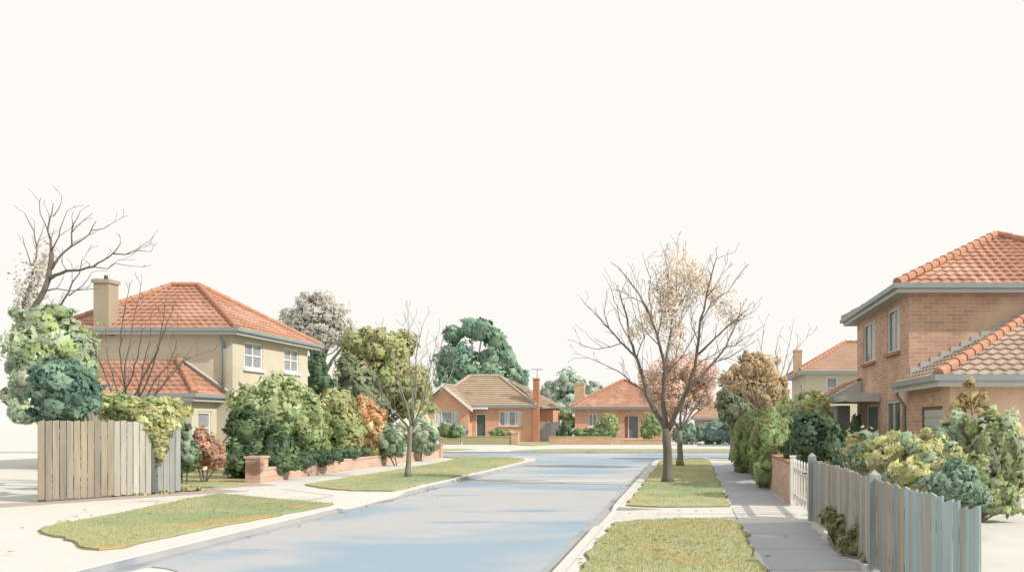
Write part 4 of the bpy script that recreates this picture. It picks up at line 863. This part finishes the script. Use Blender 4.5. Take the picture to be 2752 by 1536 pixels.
tree('tree', 'pale blue-green tree behind the gap between the bungalows', ((1425, 965, 34, 34), (1395, 990, 34, 32), (1455, 985, 30, 34), (1490, 985, 26, 26), (1375, 1010, 26, 26), (1430, 1015, 60, 26)), 100, BLUEG, 75, 4500, .75)
BR_ = tree('tree', 'brown-olive autumn tree behind the clipped hedge', ((1885, 940, 46, 52), (1925, 945, 44, 56), (1850, 975, 40, 50), (1900, 1000, 70, 50), (1955, 985, 30, 50), (1880, 900, 20, 18), (1835, 1010, 30, 34)), 38, BROWNG, 76, 13000, .17, base=1905, stray=.05, jitter=.35, vary=.08)
tree('tree', 'grey-green tree low beside the brown-olive one', ((1845, 1030, 40, 34), (1825, 1010, 26, 30), (1870, 1045, 34, 26)), 36, [mul(c, .85) for c in P_((110, 120, 96), (96, 110, 92), (126, 130, 98))], 77, 3500, .22)
T = tree('tree', 'pale grey winter tree standing behind the red roof of the cream house', ((800, 790, 54, 52), (750, 815, 44, 44), (850, 815, 46, 52), (800, 840, 80, 40), (730, 840, 30, 28), (880, 850, 34, 36), (770, 765, 30, 28), (832, 770, 30, 30)), 50, GREYT, 78, 8000, .26, base=798, core=0, bark='bark_grey', r=.26, jitter=.3, raw=True, vary=.05)

for nm_, d_, seed_, root_, tips in (('x', 49.4, 90, (800, 920), ((742, 800), (770, 770), (798, 745), (835, 765), (868, 800), (885, 840), (815, 790), (760, 840))), ('y', 36.6, 91, (1905, 1050), ((1850, 960), (1875, 915), (1905, 895), (1945, 920), (1965, 975), (1920, 950), (1870, 980)))):
    own = T if nm_ == 'x' else BR_
    Lq = Limbs(d_, seed_); Lq.limb([root_, (root_[0], root_[1] - 25)], .08, .06, 0)
    for (tx, ty) in tips: Lq.limb([(root_[0], root_[1] - 20), (root_[0] * .55 + tx * .45, root_[1] * .5 + ty * .5 + 6), (tx, ty)], .05, .014, random.Random(seed_ + tx).uniform(-.12, .06))
    own_b = MB(); own_b.smooth = True
    for W, r0, r1 in Lq.lines:
        L2 = smooth_line(W, random.Random(seed_), .4, .03); own_b.tube(L2, [r0 + (r1 - r0) * i / (len(L2) - 1) for i in range(len(L2))], 6)
    own_b.build('branches', M['bark_grey'], own)

# ================================================================== BARE TREES
BT = 'bare winter trees'
T = thing('bare_tree', 'big bare street tree on the right verge with many spreading limbs', 'tree', (X(1680, 22.5), 22.5, 0), BT)
Lm = Limbs(22.5, 5)
Lm.limb([(1680, 1216), (1680, 1180), (1679, 1130), (1677, 1077)], .165, .12, 0)
Lm.limb([(1677, 1085), (1654, 1043), (1635, 1010), (1628, 996), (1622, 965), (1604, 906), (1584, 854), (1578, 800), (1560, 740)], .10, .022, .2)
Lm.limb([(1676, 1085), (1668, 1020), (1670, 958), (1672, 919), (1654, 844), (1640, 805), (1628, 775), (1605, 735), (1580, 700)], .105, .018, -.15)
Lm.limb([(1678, 1085), (1690, 1062), (1712, 1018), (1729, 983), (1748, 926), (1757, 859), (1762, 802), (1776, 750), (1789, 695), (1802, 651)], .10, .014, -.3)
Lm.limb([(1673, 925), (1685, 850), (1690, 802), (1703, 742), (1702, 672), (1706, 630)], .05, .012, .3)
Lm.limb([(1734, 970), (1742, 960), (1768, 945), (1795, 911), (1826, 872), (1852, 812), (1868, 770)], .055, .014, .2)
Lm.limb([(1745, 962), (1782, 949), (1810, 952), (1830, 958)], .03, .010, .4)
Lm.limb([(1757, 890), (1780, 868), (1800, 849), (1831, 818), (1886, 789)], .035, .010, -.3)
Lm.limb([(1625, 985), (1586, 960), (1560, 936), (1513, 913), (1482, 900)], .032, .010, -.4)
Lm.limb([(1600, 897), (1560, 859), (1532, 826), (1500, 792), (1474, 766)], .042, .010, .4)
Lm.limb([(1565, 862), (1535, 872), (1500, 878), (1462, 866)], .018, .008, .2)
Lm.limb([(1642, 812), (1632, 750), (1636, 700), (1622, 660)], .022, .009, .4)
Lm.limb([(1690, 800), (1720, 750), (1738, 712), (1765, 690)], .022, .009, -.4)
Lm.limb([(1684, 855), (1716, 800), (1735, 770), (1748, 735)], .024, .009, .5)
Lm.limb([(1762, 810), (1790, 760), (1830, 735), (1860, 690)], .022, .009, .4)
Lm.limb([(1700, 735), (1682, 712), (1680, 680), (1672, 640)], .018, .008, -.3)
Lm.limb([(1655, 848), (1665, 790), (1662, 740), (1650, 690)], .024, .009, .1)
Lm.limb([(1675, 940), (1695, 918), (1720, 890), (1745, 845), (1770, 815)], .03, .010, .3)
for pts in ([(1660, 870), (1640, 850), (1600, 800), (1590, 760)], [(1602, 900), (1620, 850), (1612, 800), (1600, 735)], [(1672, 930), (1700, 900), (1712, 850), (1716, 790), (1730, 750)], [(1690, 802), (1672, 770), (1668, 735)],
            [(1795, 911), (1830, 900), (1862, 880)], [(1757, 860), (1740, 820), (1738, 780)], [(1826, 872), (1850, 868), (1880, 845)], [(1584, 854), (1560, 810), (1552, 770), (1540, 735)], [(1532, 826), (1520, 790), (1524, 752)],
            [(1748, 926), (1770, 905), (1800, 890), (1840, 862)], [(1630, 785), (1615, 760), (1580, 740)], [(1776, 750), (1800, 720), (1815, 690)], [(1703, 742), (1720, 700), (1722, 660)]):
    Lm.limb(pts, .020, .008)
Lm.lines = [Lm.lines[0]] + [(W, a * .86, max(.007, b * .8)) for W, a, b in Lm.lines[1:]]
bare_tree(T, Lm, 'bark', 'bark_grey', 6, every=.19, tlen=(.35, .9), skip=1, depth=2, up=.3, rt=.013, rmin=.0055, zmin=1.9)
wash = leaf_cloud(B1(22.6, (1700, 690, 46, 62), (1735, 720, 36, 50), (1690, 760, 36, 40), (1815, 760, 34, 36), (1790, 730, 26, 30), (1850, 800, 28, 30), (1630, 800, 24, 36), (1600, 840, 24, 30), (1700, 850, 30, 40), (1680, 800, 44, 50), (1760, 700, 30, 40), (1660, 740, 30, 40)), 5200, .08, PEACH, 79, core=0, jitter=.9, clump=.42, raw=True)
wash.build('leaves', M['leaf'], T)
T = thing('bare_tree', 'second bare street tree with pinkish haze of buds behind the biggest one', 'tree', (X(1711, 31), 31, 0), BT)
Lm = Limbs(31, 8)
Lm.limb([(1711, 1172), (1710, 1130), (1710, 1082)], .14, .10, 0)
Lm.limb([(1710, 1085), (1695, 1055), (1678, 1010), (1650, 960), (1630, 915)], .055, .012, .3)
Lm.limb([(1710, 1085), (1712, 1040), (1705, 980), (1695, 920), (1690, 880)], .06, .012, -.2)
Lm.limb([(1710, 1085), (1724, 1045), (1735, 990), (1738, 930), (1735, 890)], .06, .012, .2)
Lm.limb([(1711, 1085), (1735, 1045), (1765, 1000), (1790, 950)], .05, .012, -.3)
Lm.limb([(1706, 1078), (1680, 1040), (1640, 1000), (1615, 985)], .04, .012, -.2)
Lm.limb([(1712, 1078), (1755, 1035), (1785, 1010), (1800, 1005)], .035, .010, .3)
bare_tree(T, Lm, 'bark_grey', 'bark_grey', 9, every=.32, tlen=(.5, 1.0), skip=1, depth=1, up=.4, rt=.016, rmin=.008, zmin=2)
leaf_cloud(B1(31.3, (1700, 945, 60, 60), (1650, 965, 48, 50), (1750, 950, 50, 54), (1690, 1000, 70, 44), (1765, 990, 36, 40)), 8500, .13, PINK, 80, core=0, jitter=.6, clump=.34, vary=.06, raw=True).build('leaves', M['leaf'], T)
T = thing('bare_tree', 'slender bare street tree on the left verge with upswept branches', 'tree', (X(1027, 24.6), 24.6, 0), BT)
Lm = Limbs(24.6, 11)
Lm.limb([(1027, 1201), (1028, 1150), (1031, 1110), (1035, 1070)], .085, .062, 0)
Lm.limb([(1032, 1085), (1010, 1055), (985, 1030), (960, 985), (935, 940), (922, 912)], .042, .009, .2)
Lm.limb([(1034, 1072), (1022, 1015), (1006, 960), (1000, 925), (976, 862)], .042, .009, -.3)
Lm.limb([(1035, 1072), (1045, 1000), (1047, 950), (1046, 905), (1056, 849), (1064, 815)], .042, .008, .25)
Lm.limb([(1036, 1075), (1060, 1020), (1077, 950), (1088, 900), (1095, 872)], .04, .008, -.2)
Lm.limb([(1036, 1080), (1065, 1040), (1095, 1000), (1130, 950), (1140, 925)], .036, .008, .3)
Lm.limb([(1035, 1068), (1040, 1010), (1030, 940), (1032, 860), (1026, 800)], .036, .007, 0)
Lm.limb([(1030, 1085), (1000, 1065), (965, 1035), (945, 1010)], .03, .008, -.3)
Lm.limb([(1058, 1030), (1075, 985), (1105, 900), (1112, 860)], .025, .007, .3)
bare_tree(T, Lm, 'bark_grey', 'bark_grey', 12, every=.2, tlen=(.45, 1.05), skip=1, depth=1, up=.5, rt=.011, rmin=.006, zmin=1.9, spread=(.3, .65))
T = thing('bare_tree', 'old bare tree with crooked limbs at the far left above the light green tree', 'tree', (X(80, 23), 23, 0), BT)
Lm = Limbs(23, 14)
base_x = 70
Lm.limb([(150, 1200), (128, 1040), (92, 890), (69, 800), (112, 728), (122, 702), (130, 635)], .17, .075, 0)
Lm.limb([(130, 640), (128, 605), (120, 580), (125, 552), (130, 538), (134, 512)], .06, .012, .2)
Lm.limb([(123, 702), (138, 692), (167, 681), (203, 679), (234, 671), (276, 645), (294, 627), (303, 612)], .07, .012, -.3)
Lm.limb([(284, 638), (315, 640), (341, 629), (372, 608)], .028, .008, .2)
Lm.limb([(341, 630), (360, 631), (380, 633)], .014, .007, .1)
Lm.limb([(130, 676), (146, 650), (180, 619), (198, 609), (224, 590), (242, 556)], .05, .012, .3)
Lm.limb([(181, 618), (180, 585), (185, 564), (202, 531)], .026, .007, -.2)
Lm.limb([(180, 586), (208, 556), (234, 536)], .018, .006, .3)
Lm.limb([(230, 580), (260, 575), (288, 558)], .018, .006, .1)
Lm.limb([(130, 630), (148, 595), (159, 556), (169, 530)], .026, .007, -.4)
Lm.limb([(133, 545), (146, 528), (154, 510), (156, 492)], .018, .006, .3)
Lm.limb([(121, 580), (110, 556), (101, 538), (99, 507), (104, 498)], .02, .006, -.2)
Lm.limb([(88, 880), (62, 810), (60, 760), (78, 707), (83, 666), (91, 648), (92, 616), (86, 582), (62, 536)], .09, .010, .35)
Lm.limb([(92, 624), (104, 590), (111, 564)], .024, .007, .2)
Lm.limb([(80, 676), (70, 640), (56, 594)], .024, .007, -.2)
Lm.limb([(96, 900), (104, 830), (120, 793), (154, 765), (172, 736), (182, 710), (200, 687), (206, 655)], .085, .012, -.3)
Lm.limb([(172, 744), (208, 718), (231, 685)], .024, .007, .2)
Lm.limb([(115, 731), (141, 726), (177, 731), (216, 728), (258, 724)], .03, .007, .4)
Lm.limb([(234, 671), (270, 676), (290, 662), (340, 670)], .02, .007, .2)
Lm.lines = [(W, a * .78, max(.007, b * .8)) for W, a, b in Lm.lines]
bare_tree(T, Lm, 'bark', 'bark', 15, every=.6, tlen=(.35, .8), skip=1, depth=1, up=.3, rt=.012, rmin=.006, zmin=4.4, tip=False)
leaf_cloud(B1(23.6, (75, 720, 34, 60), (110, 660, 24, 44), (80, 760, 30, 40)), 700, .12, BEIGE, 81, core=0, jitter=.8, clump=.5, raw=True).build('leaves', M['leaf'], T)
T = thing('bare_shrub', 'many-stemmed bare shrub fanning up in front of the lower red roof', 'shrub', (X(340, 21.5), 21.5, 0), BT)
Lm = Limbs(21.5, 18)
Lm.limb([(330, 1215), (330, 1120), (331, 1060)], .10, .07, 0)
for k, pts in enumerate(([(331, 1080), (300, 1002), (321, 969), (335, 939), (347, 899), (354, 857), (357, 820)], [(331, 1070), (318, 1000), (314, 920), (321, 890), (331, 843), (335, 805), (340, 784), (350, 751), (354, 721)],
                         [(332, 1070), (335, 1000), (354, 962), (375, 920), (393, 890), (408, 847), (431, 791), (437, 772)], [(332, 1070), (347, 1000), (358, 939), (368, 885), (378, 848)],
                         [(333, 1080), (365, 1007), (389, 957), (422, 920), (440, 880), (448, 840)], [(334, 1080), (375, 1009), (405, 976), (433, 943), (459, 911), (494, 894)],
                         [(330, 1075), (296, 985), (276, 920), (268, 870)], [(330, 1075), (280, 985), (255, 918), (232, 862), (210, 820)], [(331, 1075), (312, 960), (300, 880), (310, 800), (322, 740)],
                         [(340, 1020), (370, 960), (398, 880), (412, 800), (418, 745)], [(345, 1040), (395, 985), (440, 925), (480, 880)])):
    Lm.limb(pts, .036 if k < 6 else .028, .008)
bare_tree(T, Lm, 'bark', 'bark', 19, every=.42, tlen=(.3, .8), skip=1, depth=1, up=.6, rt=.010, rmin=.006, zmin=2.4, spread=(.3, .6))
T = thing('bare_tree', 'thin bare twiggy tree rising behind the brown-olive autumn tree', 'tree', (X(1950, 41), 41, 0), BT)
Lm = Limbs(41, 21)
Lm.limb([(1948, 1140), (1946, 1040), (1946, 980)], .12, .08, 0)
for pts in ([(1946, 990), (1925, 930), (1915, 880), (1922, 820)], [(1946, 990), (1955, 930), (1952, 880), (1962, 840)], [(1947, 990), (1970, 930), (1985, 870), (1994, 822)], [(1947, 990), (1980, 940), (2000, 880), (2028, 850)], [(1945, 1000), (1900, 940), (1885, 890), (1870, 860)]):
    Lm.limb(pts, .04, .010)
bare_tree(T, Lm, 'bark_pale', 'bark_pale', 22, every=.5, tlen=(.5, 1.1), skip=1, depth=1, up=.5, rt=.016, rmin=.009, zmin=4)

# fallen leaves lying on the verges and along the gutters
R = random.Random(77); lf = MB()
for (cx_, cy_, sx_, sy_, n_) in ((-.3, 11.5, .6, 1.6, 60), (-.4, 21, .6, 3.5, 90), (-8.7, 23.5, 1.0, 2.5, 70), (-9.3, 15, 1.2, 1.6, 60), (-6.85, 20, .1, 5, 50)):
    k = 0
    while k < n_:
        px_, py_ = R.gauss(cx_, sx_), R.gauss(cy_, sy_); k += 1
        zz = -.088 if LK < px_ < RK else (.045 if (-1.25 < px_ < .78 and (8.8 < py_ < 13.6 or py_ > 16.1)) or (-10.3 < px_ < -7.4) else .012)
        if LK - .2 < px_ < LK + .05 or RK - .05 < px_ < RK + .2 or (2.0 < px_ < 2.4): continue
        a = R.uniform(0, 6.28); l_ = R.uniform(.03, .06); dx, dy = math.cos(a) * l_, math.sin(a) * l_
        lf.add([(px_ - dx, py_ - dy, zz), (px_ + dy * .45, py_ - dx * .45, zz + R.uniform(.004, .02)), (px_ + dx, py_ + dy, zz + .004), (px_ - dy * .45, py_ + dx * .45, zz + R.uniform(.002, .012))], [(0, 1, 2, 3)], R.choice([(.36, .22, .09), (.42, .28, .12), (.28, .17, .08), (.46, .36, .18)]))
tag(lf.build('fallen_leaves', M['leaf'], loc=(0, 0, 0)), kind='stuff')

# ================================================================== CAMERA, LIGHT, SKY
cam = bpy.data.cameras.new('camera'); co = bpy.data.objects.new('camera', cam); COL.objects.link(co)
co.location = (0, 0, EYE); co.rotation_euler = (math.radians(90), 0, 0)
cam.sensor_width = 36; cam.lens = 36 * F / 2576; cam.shift_x = -(CX - 1288) / 2576; cam.shift_y = (CY - 719) / 2576
cam.clip_start = .1; cam.clip_end = 3000; S.camera = co
EL, SX, SY = 36, 1.0, -.34
sd = Vector((SX, SY, 0)).normalized() * math.cos(math.radians(EL)) + Vector((0, 0, math.sin(math.radians(EL))))
sun = bpy.data.lights.new('sun', 'SUN'); so_ = bpy.data.objects.new('sun', sun); COL.objects.link(so_)
sun.energy = 4.6; sun.angle = math.radians(.8); sun.color = (1, .95, .87); so_.rotation_euler = sd.to_track_quat('Z', 'Y').to_euler(); so_.location = (20, -5, 30)
wd_ = bpy.data.worlds.new('World'); S.world = wd_; wd_.use_nodes = True
wn_ = wd_.node_tree; bg = wn_.nodes['Background']; bg.inputs[0].default_value = (.985, .968, .915, 1); bg.inputs[1].default_value = 1.0
S.view_settings.view_transform = 'Standard'; S.view_settings.look = 'None'; S.view_settings.exposure = 0; S.view_settings.gamma = 1
S.cycles.use_denoising = True
S.cycles.max_bounces = 6; S.cycles.diffuse_bounces = 3
